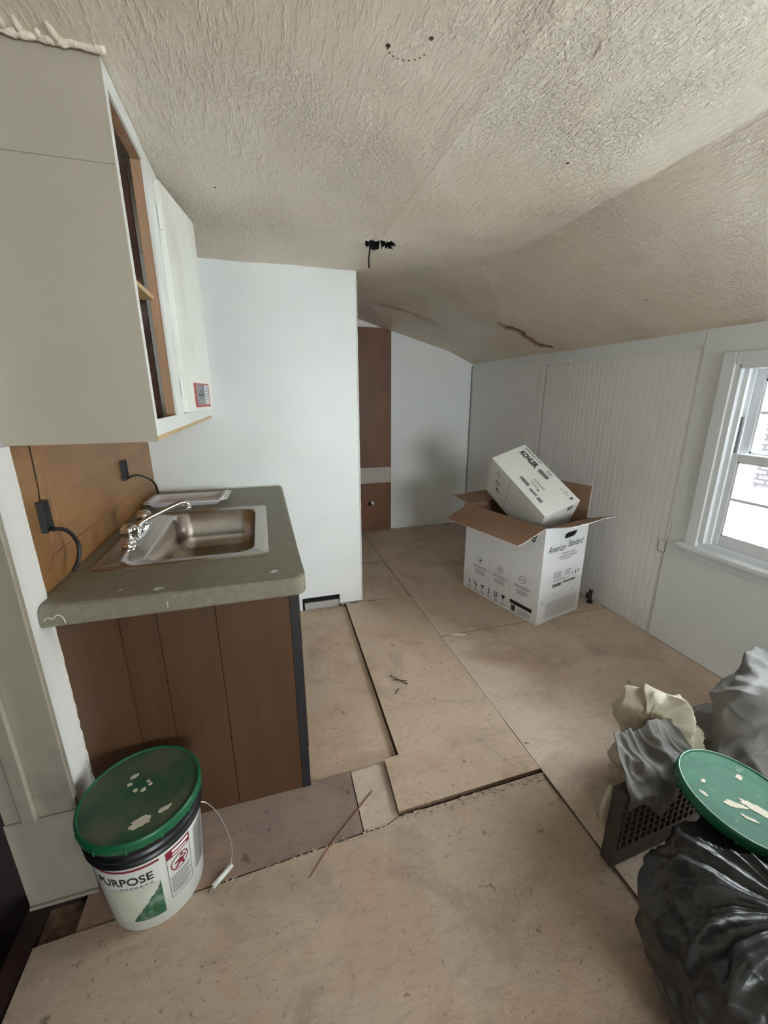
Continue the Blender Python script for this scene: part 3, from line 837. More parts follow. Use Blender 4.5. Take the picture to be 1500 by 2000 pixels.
o2 = outlet(2.028, 2.080, 1.042, 1.130, 'dark open electrical box at the partition end of the wooden backsplash')
def cable(pts, r, lab, nm='cable', n=8, m=M_CABLE):
    c = BM(); tube(c, spline(pts, 8), r, n); o = link(nm, c, m, None, True); tag(o, lab, 'cable'); return o
cable([(-.603, 1.33, 1.037), (-.590, 1.372, 1.022), (-.578, 1.392, .995), (-.572, 1.398, .955), (-.576, 1.382, .915), (-.585, 1.360, .893)], .006, 'thick black cable curling down from the box near the plaster strip')
cable([(-.603, 1.345, 1.034), (-.600, 1.336, 1.01), (-.601, 1.30, .96), (-.603, 1.268, .93)], .0016, 'thin ground wire trailing below the box near the plaster strip', 'ground_wire', 6, M_RUST)
cable([(-.602, 2.07, 1.046), (-.590, 2.13, 1.048), (-.585, 2.22, 1.030), (-.585, 2.36, .985), (-.588, 2.46, .935), (-.59, 2.50, .878)], .0052, 'black cable arching from the far electrical box down to the countertop corner')
cable([(-.602, 2.05, 1.044), (-.592, 2.06, 1.028), (-.588, 2.12, 1.025), (-.592, 2.17, 1.040)], .0014, 'thin bare wire loop hanging under the far electrical box', 'ground_wire', 6, M_WIRE)

# ================================================================== BASE CABINET
bc = empty('base_cabinet', (-.27, 1.225, -.012))
tag(bc, 'brown wood panelled base cabinet with a black front edge carrying the sink counter', 'cabinet')
for a, b in ((-.602, -.447), (-.4455, -.348), (-.3465, -.185), (-.1835, .040)):
    bm = BM(); bx(bm, a, b, 1.225, 1.237, -.011, .806)
    bmesh.ops.bevel(bm, geom=[e for e in bm.edges if all(v.co.y < 1.226 for v in e.verts)], offset=.0012, segments=1, affect='EDGES')
    part('panel_board', bm, M_ENDPANEL, bc)
pbox('black_edge', .0405, .070, 1.2235, 1.2395, -.0115, .806, M_BLACK, bc, .001)
pbox('carcass_side', -.600, .045, 1.2385, 1.250, -.012, .800, M_BACKWOOD, bc)
pbox('face_frame', .045, .060, 1.250, 2.555, .06, .805, M_ENDPANEL, bc)
for y0, y1 in ((1.29, 1.90), (1.91, 2.52)):
    d = pbox('cabinet_door', .060, .076, y0, y1, .10, .76, M_ENDPANEL, bc, .003)
    bm = BM(); yk = y1 - .05 if y0 < 1.5 else y0 + .05
    tube(bm, [(.076, yk, .60), (.092, yk, .60), (.095, yk, .60), (.104, yk, .60)], [.005, .005, .013, .012], 12); k = link('knob', bm, M_CHROME, d)
pbox('toe_kick', .020, .030, 1.250, 2.555, -.012, .06, M_BLACK, bc)

# ---- countertop
ct = empty('countertop', (-.26, 1.164, .81))
tag(ct, 'olive grey laminate countertop with rounded front edge and white paint smears', 'countertop')
P = [(-.600, 1.166)] + [(.060 + .032 * sin(rad(a)), 1.196 - .032 * cos(rad(a))) for a in range(0, 91, 15)] + [(.092, 2.559), (-.610, 2.559), (-.610, 1.2355), (-.600, 1.2355)]
bm = BM(); prism(bm, P, .810, .870)
bm.edges.ensure_lookup_table()
sel = [e for e in bm.edges if all(v.co.z > .869 for v in e.verts) and (all(v.co.y < 1.22 for v in e.verts) or all(v.co.x > .05 for v in e.verts))]
bmesh.ops.bevel(bm, geom=sel, offset=.022, segments=4, affect='EDGES', profile=.5)
sel = [e for e in bm.edges if all(v.co.z < .811 for v in e.verts) and (all(v.co.y < 1.22 for v in e.verts) or all(v.co.x > .05 for v in e.verts))]
bmesh.ops.bevel(bm, geom=sel, offset=.008, segments=2, affect='EDGES', profile=.5)
slab = part('counter_slab', bm, M_COUNTER, ct)
bm = BM(); prism(bm, rrect(-.535, -.05, 1.415, 2.055, .03), .70, .95); cut = link('cutter', bm, M_DARK)
bpy.context.view_layer.update(); boolean(slab, cut)
bm = BM()
tube(bm, [(-.612 + .018 * k, 2.556 - .004 * abs(nz(k, 1)), .872 + .002 * nz(k, 2)) for k in range(39)], [.006 + .004 * nz(k * 1.3, 4) for k in range(39)], 6)
part('caulk_bead', bm, M_CAULK, ct)
def smear(cx, cy, w, h, z, parent, m=M_SMEAR, seed=1, rot=0.0, thick=.0012, M=None, nm='paint_smear'):
    pts = []
    for k in range(22):
        a = 2 * pi * k / 22; r = 1 + .55 * nz(cos(a) * 1.8 + seed, sin(a) * 1.8, seed) + .3 * nz(cos(a) * 5, sin(a) * 5, seed)
        x, y = w * r * cos(a), h * r * sin(a); pts.append((cx + x * cos(rot) - y * sin(rot), cy + x * sin(rot) + y * cos(rot)))
    bm = BM(); prism(bm, pts, z, z + thick, M=M)
    return part(nm, bm, m, parent) if M is None and parent.type == 'EMPTY' else link(nm, bm, m, parent)
smear(-.324, 1.205, .014, .010, .8695, ct, seed=2, rot=.3); smear(.000, 1.232, .011, .009, .8697, ct, seed=5); smear(-.425, 1.225, .006, .002, .8697, ct, seed=9, rot=.5)
bm = BM(); tube(bm, [(-.296, 1.1655, .845), (-.2955, 1.1650, .835), (-.297, 1.1652, .826)], .0012, 5); part('paint_smear', bm, M_SMEAR, ct)
bm = BM(); tube(bm, spline([(-.592, 1.1655, .832), (-.582, 1.165, .842), (-.572, 1.165, .836), (-.560, 1.165, .846), (-.548, 1.165, .838), (-.545, 1.165, .82)], 5), .0013, 5); part('paint_smear', bm, M_SMEAR, ct)

# ---- sink
sk = empty('kitchen_sink', (-.29, 1.735, .87))
tag(sk, 'stainless steel drop-in sink with one rounded bowl set in the countertop', 'sink')
bm = BM()
def ring(pts, z): return [bm.verts.new((x, y, z)) for x, y in pts]
def bridge(a, b):
    for i in range(len(a)): bm.faces.new([a[i], a[(i + 1) % len(a)], b[(i + 1) % len(b)], b[i]])
levels = [(rrect(-.560, -.012, 1.388, 2.078, .022), .8705), (rrect(-.556, -.016, 1.392, 2.074, .02), .8755), (rrect(-.548, -.024, 1.400, 2.066, .02), .8765),
          (rrect(-.544, -.028, 1.404, 2.062, .02), .8735), (rrect(-.425, -.058, 1.430, 2.036, .065), .8735), (rrect(-.418, -.065, 1.437, 2.029, .062), .867),
          (rrect(-.408, -.075, 1.449, 2.017, .06), .760), (rrect(-.398, -.085, 1.459, 2.007, .06), .722), (rrect(-.365, -.118, 1.49, 1.975, .05), .708), (rrect(-.27, -.21, 1.70, 1.765, .028), .703)]
R_ = [ring(p, z) for p, z in levels]
for a, b in zip(R_, R_[1:]): bridge(a, b)
bm.faces.new(R_[-1])
bowl = part('sink_basin', bm, M_STEEL, sk, True)
bm = BM(); lathe(bm, [(.040, .705), (.040, .708), (.026, .7075), (.022, .700), (.0, .700)], 24, (-.24, 1.733, 0)); part('drain', bm, M_CHROME, sk)

# ---- faucet
fc = empty('sink_faucet', (-.495, 1.715, .874))
tag(fc, 'chrome two-handle faucet with a long spout standing at the back of the sink', 'faucet')
bm = BM(); prism(bm, rrect(-.522, -.468, 1.575, 1.855, .026), .874, .890)
bmesh.ops.bevel(bm, geom=[e for e in bm.edges if all(v.co.z > .889 for v in e.verts)], offset=.006, segments=2, affect='EDGES'); part('base_plate', bm, M_CHROME, fc, True)
for yy in (1.612, 1.815):
    bm = BM()
    prof = [(.024, .888), (.025, .897), (.017, .902), (.015, .910), (.024, .917), (.027, .930), (.026, .945), (.018, .954), (.0, .957)]
    n = 40; rings = []
    for r, z in prof:
        rr = []
        for k in range(n):
            a = 2 * pi * k / n; q = r * (1 + (.08 * cos(a * 5) if .912 < z < .95 else 0)); rr.append(bm.verts.new((-.495 + q * cos(a), yy + q * sin(a), z)))
        rings.append(rr)
    for a, b in zip(rings, rings[1:]): bridge(a, b)
    part('handle', bm, M_CHROME, fc, True)
bm = BM(); lathe(bm, [(.018, .888), (.018, .905), (.012, .915), (.011, .925)], 20, (-.495, 1.715, 0))
tube(bm, spline([(-.495, 1.715, .905), (-.488, 1.718, .922), (-.46, 1.728, .940), (-.40, 1.748, .965), (-.345, 1.768, .985), (-.322, 1.777, .982), (-.318, 1.779, .968)], 6), .0098, 12)
part('spout', bm, M_CHROME, fc, True)
bm = BM(); tube(bm, [(-.318, 1.779, .974), (-.318, 1.779, .950)], .0115, 14); part('aerator', bm, M_CHROME, fc, True)

# ---- foam tray
tr = empty('foam_tray', (-.40, 2.26, .871), rad(-3))
tag(tr, 'shallow white tray lying on the countertop corner behind the faucet', 'tray')
bm = BM()
lv = [(rrect(-.155, .155, -.075, .075, .02), .0005), (rrect(-.172, .172, -.094, .094, .022), .024), (rrect(-.186, .192, -.106, .106, .026), .028), (rrect(-.187, .193, -.107, .107, .026), .0245),
      ]
ou = [ring(p, z) for p, z in lv[:1]] 
inn = [(rrect(-.150, .150, -.070, .070, .018), .004), (rrect(-.167, .167, -.089, .089, .022), .027)]
A = ring(*lv[0]); B = ring(*lv[1]); C_ = ring(*lv[3]); D = ring(*lv[2]); E_ = ring(*inn[1]); F = ring(*inn[0])
bridge(A, B); bridge(B, C_); bridge(C_, D); bridge(D, E_); bridge(E_, F); bm.faces.new(F); bm.faces.new(A[::-1])
for v in ou[0]: bm.verts.remove(v)
link('tray_shell', bm, M_TRAY, tr)
bm = BM(); bx(bm, .168, .205, -.098, .098, .0285, .033); bx(bm, .178, .186, -.10, .10, .033, .037); link('tray_lip', bm, M_CARD, tr)

# ================================================================== BUCKETS
def cyl_map(root_r, r0, r1, z0, z1):
    def f(th, z, lift=.0008):
        t = (z - z0) / (z1 - z0); r = r0 + (r1 - r0) * t + lift
        return Vector((r * cos(th), r * sin(th), z))
    return f
def make_bucket(loc, lidmat, rimmat, body, label, tilt=(0, 0, 0), lid_only=False):
    b = empty('bucket_lid' if lid_only else 'paint_bucket', loc, rot=tilt)
    tag(b, label, 'lid' if lid_only else 'bucket')
    if lid_only: return lid_parts(b, rimmat, lidmat)
    bm = BM(); lathe(bm, [(.116, 0.0), (.1215, .005), (.1405, .27), (.1405, .275)], 64); link('bucket_body', bm, body, b, True)
    bm = BM(); lathe(bm, [(.140, .268), (.1475, .270), (.1475, .276), (.143, .279), (.143, .292), (.149, .294), (.149, .300), (.144, .303), (.144, .318), (.150, .320), (.150, .327), (.144, .329)], 64)
    link('neck_ring', bm, M_RING, b, True)
    return lid_parts(b, rimmat, lidmat)
def lid_parts(b, rimmat, lidmat):
    bm = BM(); lathe(bm, [(.151, .326), (.1535, .330), (.1535, .350), (.151, .3555), (.1475, .3565), (.1455, .3550), (.144, .3515)], 64)
    for k in range(12):
        a = 2 * pi * k / 12; M = Matrix.Rotation(a, 4, 'Z'); bx(bm, .150, .1545, -.004, .004, .324, .336, M=M)
    rim = link('lid_rim', bm, rimmat, b, True)
    bm = BM(); lathe(bm, [(.1445, .3522), (.120, .3526), (.102, .3527), (.100, .3520), (.05, .3520), (.0, .3521)], 64); link('lid_top', bm, lidmat, b, False)
    return b
bk = make_bucket((-.405, 1.035, -.0088), M_LID, M_LIDRIM, M_BUCKET, 'white joint compound bucket with a grimy green lid beside the panelled cabinet', (0, 0, 0))
cm = cyl_map(None, .1217, .1405, .006, .27)
def cyl_text(s, size, th0, z, m, parent, sx=1.0, **k):
    me = text_mesh(s, size, **k)
    for v in me.vertices:
        th = th0 + v.co.x * sx / .137; v.co = cm(th, z + v.co.y)
    me.materials.clear(); me.materials.append(m)
    o = bpy.data.objects.new('lettering', me); COL.objects.link(o); o.parent = parent; return o
def cyl_patch(name, a0, a1, z0, z1, m, parent, lift=.0006, n=10):
    bm = BM(); pr = None
    for k in range(n + 1):
        th = rad(a0 + (a1 - a0) * k / n); q = (bm.verts.new(cm(th, z0, lift)), bm.verts.new(cm(th, z1, lift)))
        if pr: bm.faces.new([pr[0], q[0], q[1], pr[1]])
        pr = q
    return link(name, bm, m, parent)
def cyl_rects(name, rects, m, parent, lift=.001):
    bm = BM()
    for a0, a1, z0, z1 in rects:
        n = max(1, int(abs(a1 - a0) / 3)); pr = None
        for k in range(n + 1):
            th = rad(a0 + (a1 - a0) * k / n); q = (bm.verts.new(cm(th, z0, lift)), bm.verts.new(cm(th, z1, lift)))
            if pr: bm.faces.new([pr[0], q[0], q[1], pr[1]])
            pr = q
    return link(name, bm, m, parent)
cyl_patch('label_stripe', -150, -66, .246, .254, M_RED, bk)
cyl_text('ALL PURPOSE', .040, rad(-162), .196, M_INK, bk, sx=.88, bold=.0006)
cyl_rects('small_print', [(-108 + k * 5, -104.5 + k * 5, .181, .185) for k in range(7)], M_INKG, bk)
# picture of the green corner of the label
bm = BM()
def cp(pts, m, name, lift):
    bm = BM(); bm.faces.new([bm.verts.new(cm(rad(a), z, lift)) for a, z in pts]); return link(name, bm, m, bk)
cyl_patch('label_picture', -120, -68, .045, .175, M_PICW, bk, .0005)
bm3 = BM()
for i in range(36):
    a0 = -103 + i * .975; h = .05 + .135 * (i + 1) / 40 * (.88 + .2 * abs(nz(i * .35, 2))); h2 = .05 + .135 * (i + 2) / 40 * (.88 + .2 * abs(nz((i + 1) * .35, 2)))
    bm3.faces.new([bm3.verts.new(cm(rad(a), z, .0009)) for a, z in ((a0, .045), (a0 + .98, .045), (a0 + .98, h2), (a0, h))])
link('picture_plant', bm3, M_PICG, bk)
cyl_rects('warning_box', [(-60, -59.4, .075, .252), (-31.6, -31, .075, .252), (-60, -31, .075, .0765)], M_INKM, bk)
cyl_rects('warning_banner', [(-60, -31, .222, .252)], M_RED, bk, .0009)
cyl_rects('banner_print', [(-53, -33, .238, .247), (-53, -36, .227, .232)], M_CARD, bk, .0014)
bm = BM()
for k in range(24):
    a, c = 2 * pi * k / 24, 2 * pi * (k + 1) / 24; r, w = .026, .003
    P = [(rad(-45.5) + r * cos(a) / .137, .188 + r * sin(a)), (rad(-45.5) + r * cos(c) / .137, .188 + r * sin(c)), (rad(-45.5) + (r - w) * cos(c) / .137, .188 + (r - w) * sin(c)), (rad(-45.5) + (r - w) * cos(a) / .137, .188 + (r - w) * sin(a))]
    bm.faces.new([bm.verts.new(cm(t, z, .001)) for t, z in P])
link('warning_ring', bm, M_RED, bk)
fig = []
def limb(x0, z0, x1, z1, w):
    d = Vector((x1 - x0, z1 - z0)).normalized(); nn = Vector((-d.y, d.x)) * w
    bm2.faces.new([bm2.verts.new(cm(rad(-45.5) + x / .137, .188 + z, .0012)) for x, z in ((x0 + nn.x, z0 + nn.y), (x1 + nn.x, z1 + nn.y), (x1 - nn.x, z1 - nn.y), (x0 - nn.x, z0 - nn.y))])
bm2 = BM()
limb(-.002, .006, .006, -.008, .006); limb(.008, -.002, .018, .006, .003); limb(0, .004, -.014, .002, .003); limb(-.001, -.006, -.013, -.016, .003); limb(.007, -.008, .010, -.020, .003); limb(.004, .012, .009, .018, .005)
link('warning_figure', bm2, M_RED, bk)
cyl_rects('small_print', [(-58, -33 - (k % 3) * 2, .148 - k * .0075, .151 - k * .0075) for k in range(9)], M_INKG, bk)
cyl_rects('small_print', [(-24, 6 - (k % 4) * 3, .235 - k * .008, .239 - k * .008) for k in range(20)], M_INKG, bk)
for x, y, w, h, s in ((.02, -.098, .026, .014, 1), (.075, -.075, .018, .006, 2), (-.015, .005, .006, .006, 3), (.006, .002, .007, .006, 4), (.02, .018, .005, .005, 5), (-.03, .055, .010, .006, 6), (.012, .028, .004, .003, 7), (-.035, .03, .006, .005, 8)):
    smear(x, y, w, h, .3518, bk, M_SPLAT, s + 11, .4, .0018, nm='compound_splat', M=Matrix.Identity(4))
# bail handle with grip tube on the floor
bm = BM()
lathe(bm, [(.014, -.004), (.014, .006), (.0, .007)], 14, M=frame_matrix((.137, .0, .262), (0, 1, 0), (0, 0, 1)))
link('handle_ear', bm, M_RING, bk)
bm = BM(); tube(bm, spline([(.143, 0, .262), (.160, .0, .250), (.185, 0, .200), (.205, -.004, .120), (.212, -.012, .055), (.204, -.026, .016)], 8), .0016, 6); tube(bm, [(.160, -.065, .009), (.150, -.074, .004), (.146, -.078, .002)], .0016, 6)
link('bail_wire', bm, M_WIRE, bk)
bm = BM(); tube(bm, [(.207, -.022, .010), (.157, -.068, .010)], .0075, 12); link('bail_grip', bm, M_BUCKET, bk, True)

# ================================================================== CARTONS
NC = Vector((1.560, 1.915, 0)); er = Vector((.969, .249, 0)).normalized(); el = Vector((-er.y, er.x, 0))
W, Lc, H = .418, .68, .648
big = empty('toilet_carton', (NC.x, NC.y, .0005), math.atan2(er.y, er.x))
tag(big, 'large open white carton standing on the floor with brown flaps folded out', 'box')
bm = BM(); t = .005
def q4(a, b, c, d, mi): f = bm.faces.new([bm.verts.new(p) for p in (a, b, c, d)]); f.material_index = mi
# outer shell (white) and inner shell (kraft)
bx(bm, 0, W, 0, t, 0, H); bx(bm, 0, W, Lc - t, Lc, 0, H); bx(bm, 0, t, t, Lc - t, 0, H); bx(bm, W - t, W, t, Lc - t, 0, H); bx(bm, t, W - t, t, Lc - t, 0, t)
bm.normal_update()
shell = link('carton_shell', bm, [M_CARD, M_KRAFT], big)
for p in shell.data.polygons:
    c = p.center
    if (abs(c.x - t) < 1e-4 and p.normal.x > .5) or (abs(c.x - W + t) < 1e-4 and p.normal.x < -.5) or (abs(c.y - t) < 1e-4 and p.normal.y > .5) or (abs(c.y - Lc + t) < 1e-4 and p.normal.y < -.5) or (p.normal.z > .5): p.material_index = 1
def flap(o0, o1, out, ln, ang, trim=(0.0, 0.0), wob=.004, name='flap', seed=0, torn=0.0):
    """a flap hinged on o0-o1 whose free edge points along `out` tilted up by ang (degrees; negative hangs)"""
    o0, o1, out = Vector(o0), Vector(o1), Vector(out)
    d = out * cos(rad(ang)) + Vector((0, 0, sin(rad(ang)))); nrm = (o1 - o0).normalized().cross(d).normalized()
    if nrm.z < 0: nrm = -nrm
    bm = BM(); nu, nv = 12, 5; g = []
    for k in range(2):
        L = []
        for i in range(nu + 1):
            for j in range(nv + 1):
                s, tt = i / nu, j / nv
                a = o0 + d * ln * tt * (1 + torn * nz(s * 5, seed)); 
                e0 = trim[0] * tt; e1 = 1 - trim[1] * tt; ss = e0 + (e1 - e0) * s
                p = o0 + (o1 - o0) * ss + d * ln * tt * (1 + torn * nz(s * 6, seed)) + nrm * (wob * tt * nz(s * 2, tt * 2, seed) * 2 - k * .0035)
                L.append(bm.verts.new(p))
        g.append(L)
    st = nv + 1
    for k in range(2):
        for i in range(nu):
            for j in range(nv):
                f = bm.faces.new([g[k][i * st + j], g[k][(i + 1) * st + j], g[k][(i + 1) * st + j + 1], g[k][i * st + j + 1]]); f.material_index = k
    bd = [i * st for i in range(nu + 1)] + [nu * st + j for j in range(1, nv + 1)] + [i * st + nv for i in range(nu - 1, -1, -1)] + [j for j in range(nv - 1, 0, -1)]
    for a, b in zip(bd, bd[1:] + bd[:1]): bm.faces.new([g[0][a], g[0][b], g[1][b], g[1][a]]).material_index = 1
    return link(name, bm, [M_KRAFT, M_CARD], big)
flap((0, 0, H), (0, Lc, H), (-1, 0, 0), .205, -24, (.05, .0), .012, seed=1)
flap((0, 0, H), (W, 0, H), (0, -1, 0), .175, 19, (.0, .03), .004, seed=4, torn=.25)
flap((W, .02, H), (W, Lc - .02, H), (1, 0, 0), .20, 80, (.02, .02), .006, seed=6)
flap((0, Lc, H), (W, Lc, H), (0, 1, 0), .20, 6, (.05, .05), .004, seed=8)
MF = frame_matrix((0, 0, 0), (1, 0, 0), (0, 0, 1))              # short face
lettering('American', .062, MF, .040, .478, M_INK, big, shear=.45, sx=.68)
lettering('Standard', .062, MF, .222, .490, M_INK, big, shear=.45, sx=.68)
lettering('COMPLETE TOILET', .017, MF, .170, .446, M_INKM, big, align='LEFT')
lettering('INODORO COMPLETO', .017, MF, .155, .426, M_INKM, big)
lettering('TOILETTE COMPLET', .012, MF, .170, .410, M_INKM, big)
ik = Ink(MF); ik.poly([(x - .02, z - .028) for x, z in ((.205, .585), (.215, .578), (.285, .583), (.305, .590), (.325, .612), (.315, .618), (.235, .615), (.212, .608))]); ik.done('hand_hole', M_DARK, big)
rn = random.Random(8)
ik = Ink(MF)
ik.lines(.12, .20, [.292, .302, .312, .322, .332], .004, rn); ik.lines(.23, .29, [.30, .31, .32, .33], .004, rn)
ik.lines(.12, .25, [.272], .006, rn); 
ik.lines(.06, .385, [.028 + .0094 * k for k in range(12)], .0024, rn)
ik.ring(.035, .15, .012, .003)
ik.rect(.335, .3365, .16, .215); ik.rect(.215, .2158, .18, .55)
ik.done('small_print', M_INKG, big)
ik = Ink(MF, .0013)
x = .12
while x < .205: w = rn.uniform(.0015, .004); ik.rect(x, x + w, .232, .255); x += w + rn.uniform(.0015, .003)
x = .225
while x < .345: w = rn.uniform(.0015, .004); ik.rect(x, x + w, .243, .257); x += w + rn.uniform(.0015, .003)
ik.poly([(.338, .282), (.346, .282), (.346, .308), (.338, .308)]); ik.poly([(.358, .288), (.366, .292), (.376, .318), (.366, .314)]); ik.poly([(.327, .168), (.340, .168), (.3335, .182)])
ik.rect(.305, .318, .288, .292); ik.poly([(.309, .292), (.314, .292), (.3115, .306)])
ik.done('shipping_marks', M_INKM, big)
ML = frame_matrix((0, Lc, 0), (0, -1, 0), (0, 0, 1))            # long face: x runs from far to near corner
lettering('Standard', .076, ML, .612, .540, M_INK, big, shear=.35, sx=.80, bold=.001, align='RIGHT')
ik = Ink(ML)
for cx in (.165, .355, .545):
    ik.ring(cx, .262 - .0, .026, .0035)
    ik.lines(cx - .07, cx + .07, [.212, .200], .006, rn); ik.lines(cx - .045, cx + .05, [.182, .170, .158], .006, rn)
ik.rect(.258, .2595, .11, .30); ik.rect(.445, .4465, .11, .30)
for k in range(6): ik.rect(.045 + k * .067, .095 + k * .067, .018, .023); ik.rect(.052 + k * .067, .085 + k * .067, .030, .034)
ik.rect(.46, .64, .012, .0135); ik.lines(.53, .63, [.020, .032, .044], .005, rn)
ik.ring(.355, .262, .012, .004); ik.rect(.525, .565, .260, .264)
ik.done('small_print', M_INKG, big)
ik = Ink(ML, .0013)
ik.poly([(.155, .252), (.170, .252), (.178, .275), (.166, .270)])
x0 = .045
ik.rect(x0 + .02, x0 + .027, .045, .085); ik.poly([(x0 + .016, .045), (x0 + .031, .045), (x0 + .0235, .060)])
ik.poly([(x0 + .07, .085), (x0 + .080, .088), (x0 + .105, .055), (x0 + .095, .050)])
ik.poly([(x0 + .138, .083), (x0 + .175, .083), (x0 + .175, .076), (x0 + .160, .070), (x0 + .160, .050), (x0 + .152, .050), (x0 + .152, .070)])
ik.rect(x0 + .218, x0 + .226, .048, .088); ik.rect(x0 + .214, x0 + .230, .048, .054)
ik.rect(x0 + .275, x0 + .282, .05, .090); ik.rect(x0 + .292, x0 + .299, .05, .090); ik.rect(x0 + .272, x0 + .302, .046, .050)
ik.poly([(x0 + .338, .09), (x0 + .372, .09), (x0 + .366, .070), (x0 + .357, .064), (x0 + .357, .048), (x0 + .353, .048), (x0 + .353, .064), (x0 + .344, .070)])
ik.rect(.46, .64, .068, .094); ik.rect(.475, .508, .020, .060)
ik.done('shipping_marks', M_INK, big)

# small carton standing tilted in the large one
kc = empty('sink_carton', (1.585, 1.957, .706))
A_, B_, C0, D_ = Vector((1.713, 2.415, 1.083)), Vector((1.464, 2.407, 1.003)), Vector((1.572, 1.955, .709)), Vector((1.822, 1.963, .791))
kx = (C0 - B_).normalized(); ky = (A_ - B_); ky = (ky - kx * ky.dot(kx)).normalized(); kn = kx.cross(ky)   # kn faces the room
if kn.z < 0: kn = -kn
kl, kw, kd = (C0 - B_).length, .262, .33
Mk = Matrix((kx, ky, kx.cross(ky))).transposed().to_4x4(); Mk.translation = B_
kc.matrix_world = Mk
tag(kc, 'smaller white carton jammed tilted into the open top of the large one', 'box')
sg = 1 if kx.cross(ky).z > 0 else -1
bm = BM(); bx(bm, 0, kl, 0, kw, -kd * sg, 0); bmesh.ops.bevel(bm, geom=bm.edges[:], offset=.002, segments=1, affect='EDGES'); link('carton_body', bm, M_CARD2, kc)
I4 = Matrix.Identity(4)
MT = frame_matrix((0, 0, 0), (1, 0, 0), (0, 1, 0)) if sg > 0 else frame_matrix((0, kw, 0), (1, 0, 0), (0, -1, 0))
lettering('KOHLER.', .052, MT, .045, .186, M_INK, kc, sx=.80, bold=.0022, lift=.0015)
lettering('K2714-4-0', .024, MT, .285, .116, M_INK, kc, sx=.95, lift=.0015)
ik = Ink(MT, .0012)
ik.poly([(.232, .192), (.238, .186), (.318, .186), (.324, .192), (.324, .208), (.318, .214), (.238, .214), (.232, .208)]); 
ik.lines(.285, .36, [.10, .092], .003, rn); ik.ring(.432, .222, .012, .002); ik.rect(.455, .458, .205, .238); ik.rect(.467, .47, .205, .238); ik.lines(.265, .315, [.228, .235, .242], .004, rn); ik.lines(.03, .20, [.240], .012, rn)
ik.done('grey_print', M_INKG, kc)
ik = Ink(MT, .0015)
x = .225
while x < .31: w = rn.uniform(.001, .003); ik.rect(x, x + w, .052, .074); x += w + rn.uniform(.001, .0025)
x = .335
while x < .40: w = rn.uniform(.0015, .004); ik.rect(x, x + w, .045, .062); x += w + rn.uniform(.001, .0025)
x = .415
while x < .455: w = rn.uniform(.0015, .004); ik.rect(x, x + w, .038, .062); x += w + rn.uniform(.001, .0025)
ik.poly([(.375, .078), (.375, .098), (.358, .088)]); ik.poly([(.505, .212), (.505, .236), (.52, .230), (.526, .224), (.52, .218)]); ik.rect(.482, .49, .214, .222)
ik.done('shipping_marks', M_INKM, kc)
# left side face: seam, mark and a dark logo fragment
sgd = -1 * sg
MS = frame_matrix((0, -.0002, 0), (1, 0, 0), (0, 0, 1))
def side_pt(x, d): return Vector((x, -.0012 if sg > 0 else -.0012, -d * sg))
bm = BM()
def sq(x0, x1, d0, d1): bm.faces.new([bm.verts.new(side_pt(*p)) for p in ((x0, d0), (x1, d0), (x1, d1), (x0, d1))])
sq(.215, .2175, .0, .32)
link('carton_seam', bm, M_KRAFT, kc)
bm = BM(); sq(.085, .090, .05, .09); sq(.105, .110, .065, .095)
for k in range(16):
    a, c = 2 * pi * k / 16, 2 * pi * (k + 1) / 16
    bm.faces.new([bm.verts.new(side_pt(.105 + r * cos(w) , .150 + r * sin(w))) for r, w in ((.022, a), (.022, c), (.014, c), (.014, a))])
link('grey_print', bm, M_INKG, kc)['kind'] = 'stuff'
bm = BM(); sq(.10, .125, .20, .215); sq(.115, .135, .218, .228); link('logo_fragment', bm, M_INK, kc)
# near end face lettering fragment
ME = frame_matrix((kl, kw * .0, 0), (0, 1, 0), (0, 0, 1))
bm = BM()
for y0, d0, y1, d1 in ((.175, .02, .215, .03), (.175, .035, .215, .045), (.178, .02, .186, .045), (.18, .055, .212, .062)):
    bm.faces.new([bm.verts.new((kl + .0012, y, -d * sg)) for y, d in ((y0, d0), (y1, d0), (y1, d1), (y0, d1))])
link('end_print', bm, M_INK, kc)

# ================================================================== RIGHT FOREGROUND HEAP
# shallow lattice crate standing on its side
cr = empty('plastic_crate', (.920, .672, .0005), rad(3))
tag(cr, 'dark plastic lattice crate on its side below the grey cloth', 'crate')
cw, cd, ch = .40, .040, .282
bm = BM(); bx(bm, 0, cw, 0, cd, 0, .066); bx(bm, 0, cw, 0, cd, ch - .016, ch); bx(bm, 0, .012, 0, cd, .066, ch - .016); bx(bm, cw - .012, cw, 0, cd, .066, ch - .016)
bmesh.ops.bevel(bm, geom=bm.edges[:], offset=.002, segments=1, affect='EDGES')
link('crate_rim', bm, M_CRATE, cr)
for i in range(14):
    x = .012 + (cw - .024) * (i + .5) / 14
    bm = BM(); bx(bm, x - .0042, x + .0042, .001, .009, .065, ch - .015); link('lattice_bar', bm, M_CRATE, cr)
for j in range(7):
    z = .066 + (ch - .082) * (j + 1) / 8
    bm = BM(); bx(bm, .011, cw - .011, .003, .008, z - .0038, z + .0038); link('lattice_bar', bm, M_CRATE, cr)
bm = BM(); bx(bm, .014, cw - .014, cd - .006, cd - .001, .067, ch - .018); link('crate_back', bm, M_DARK, cr)

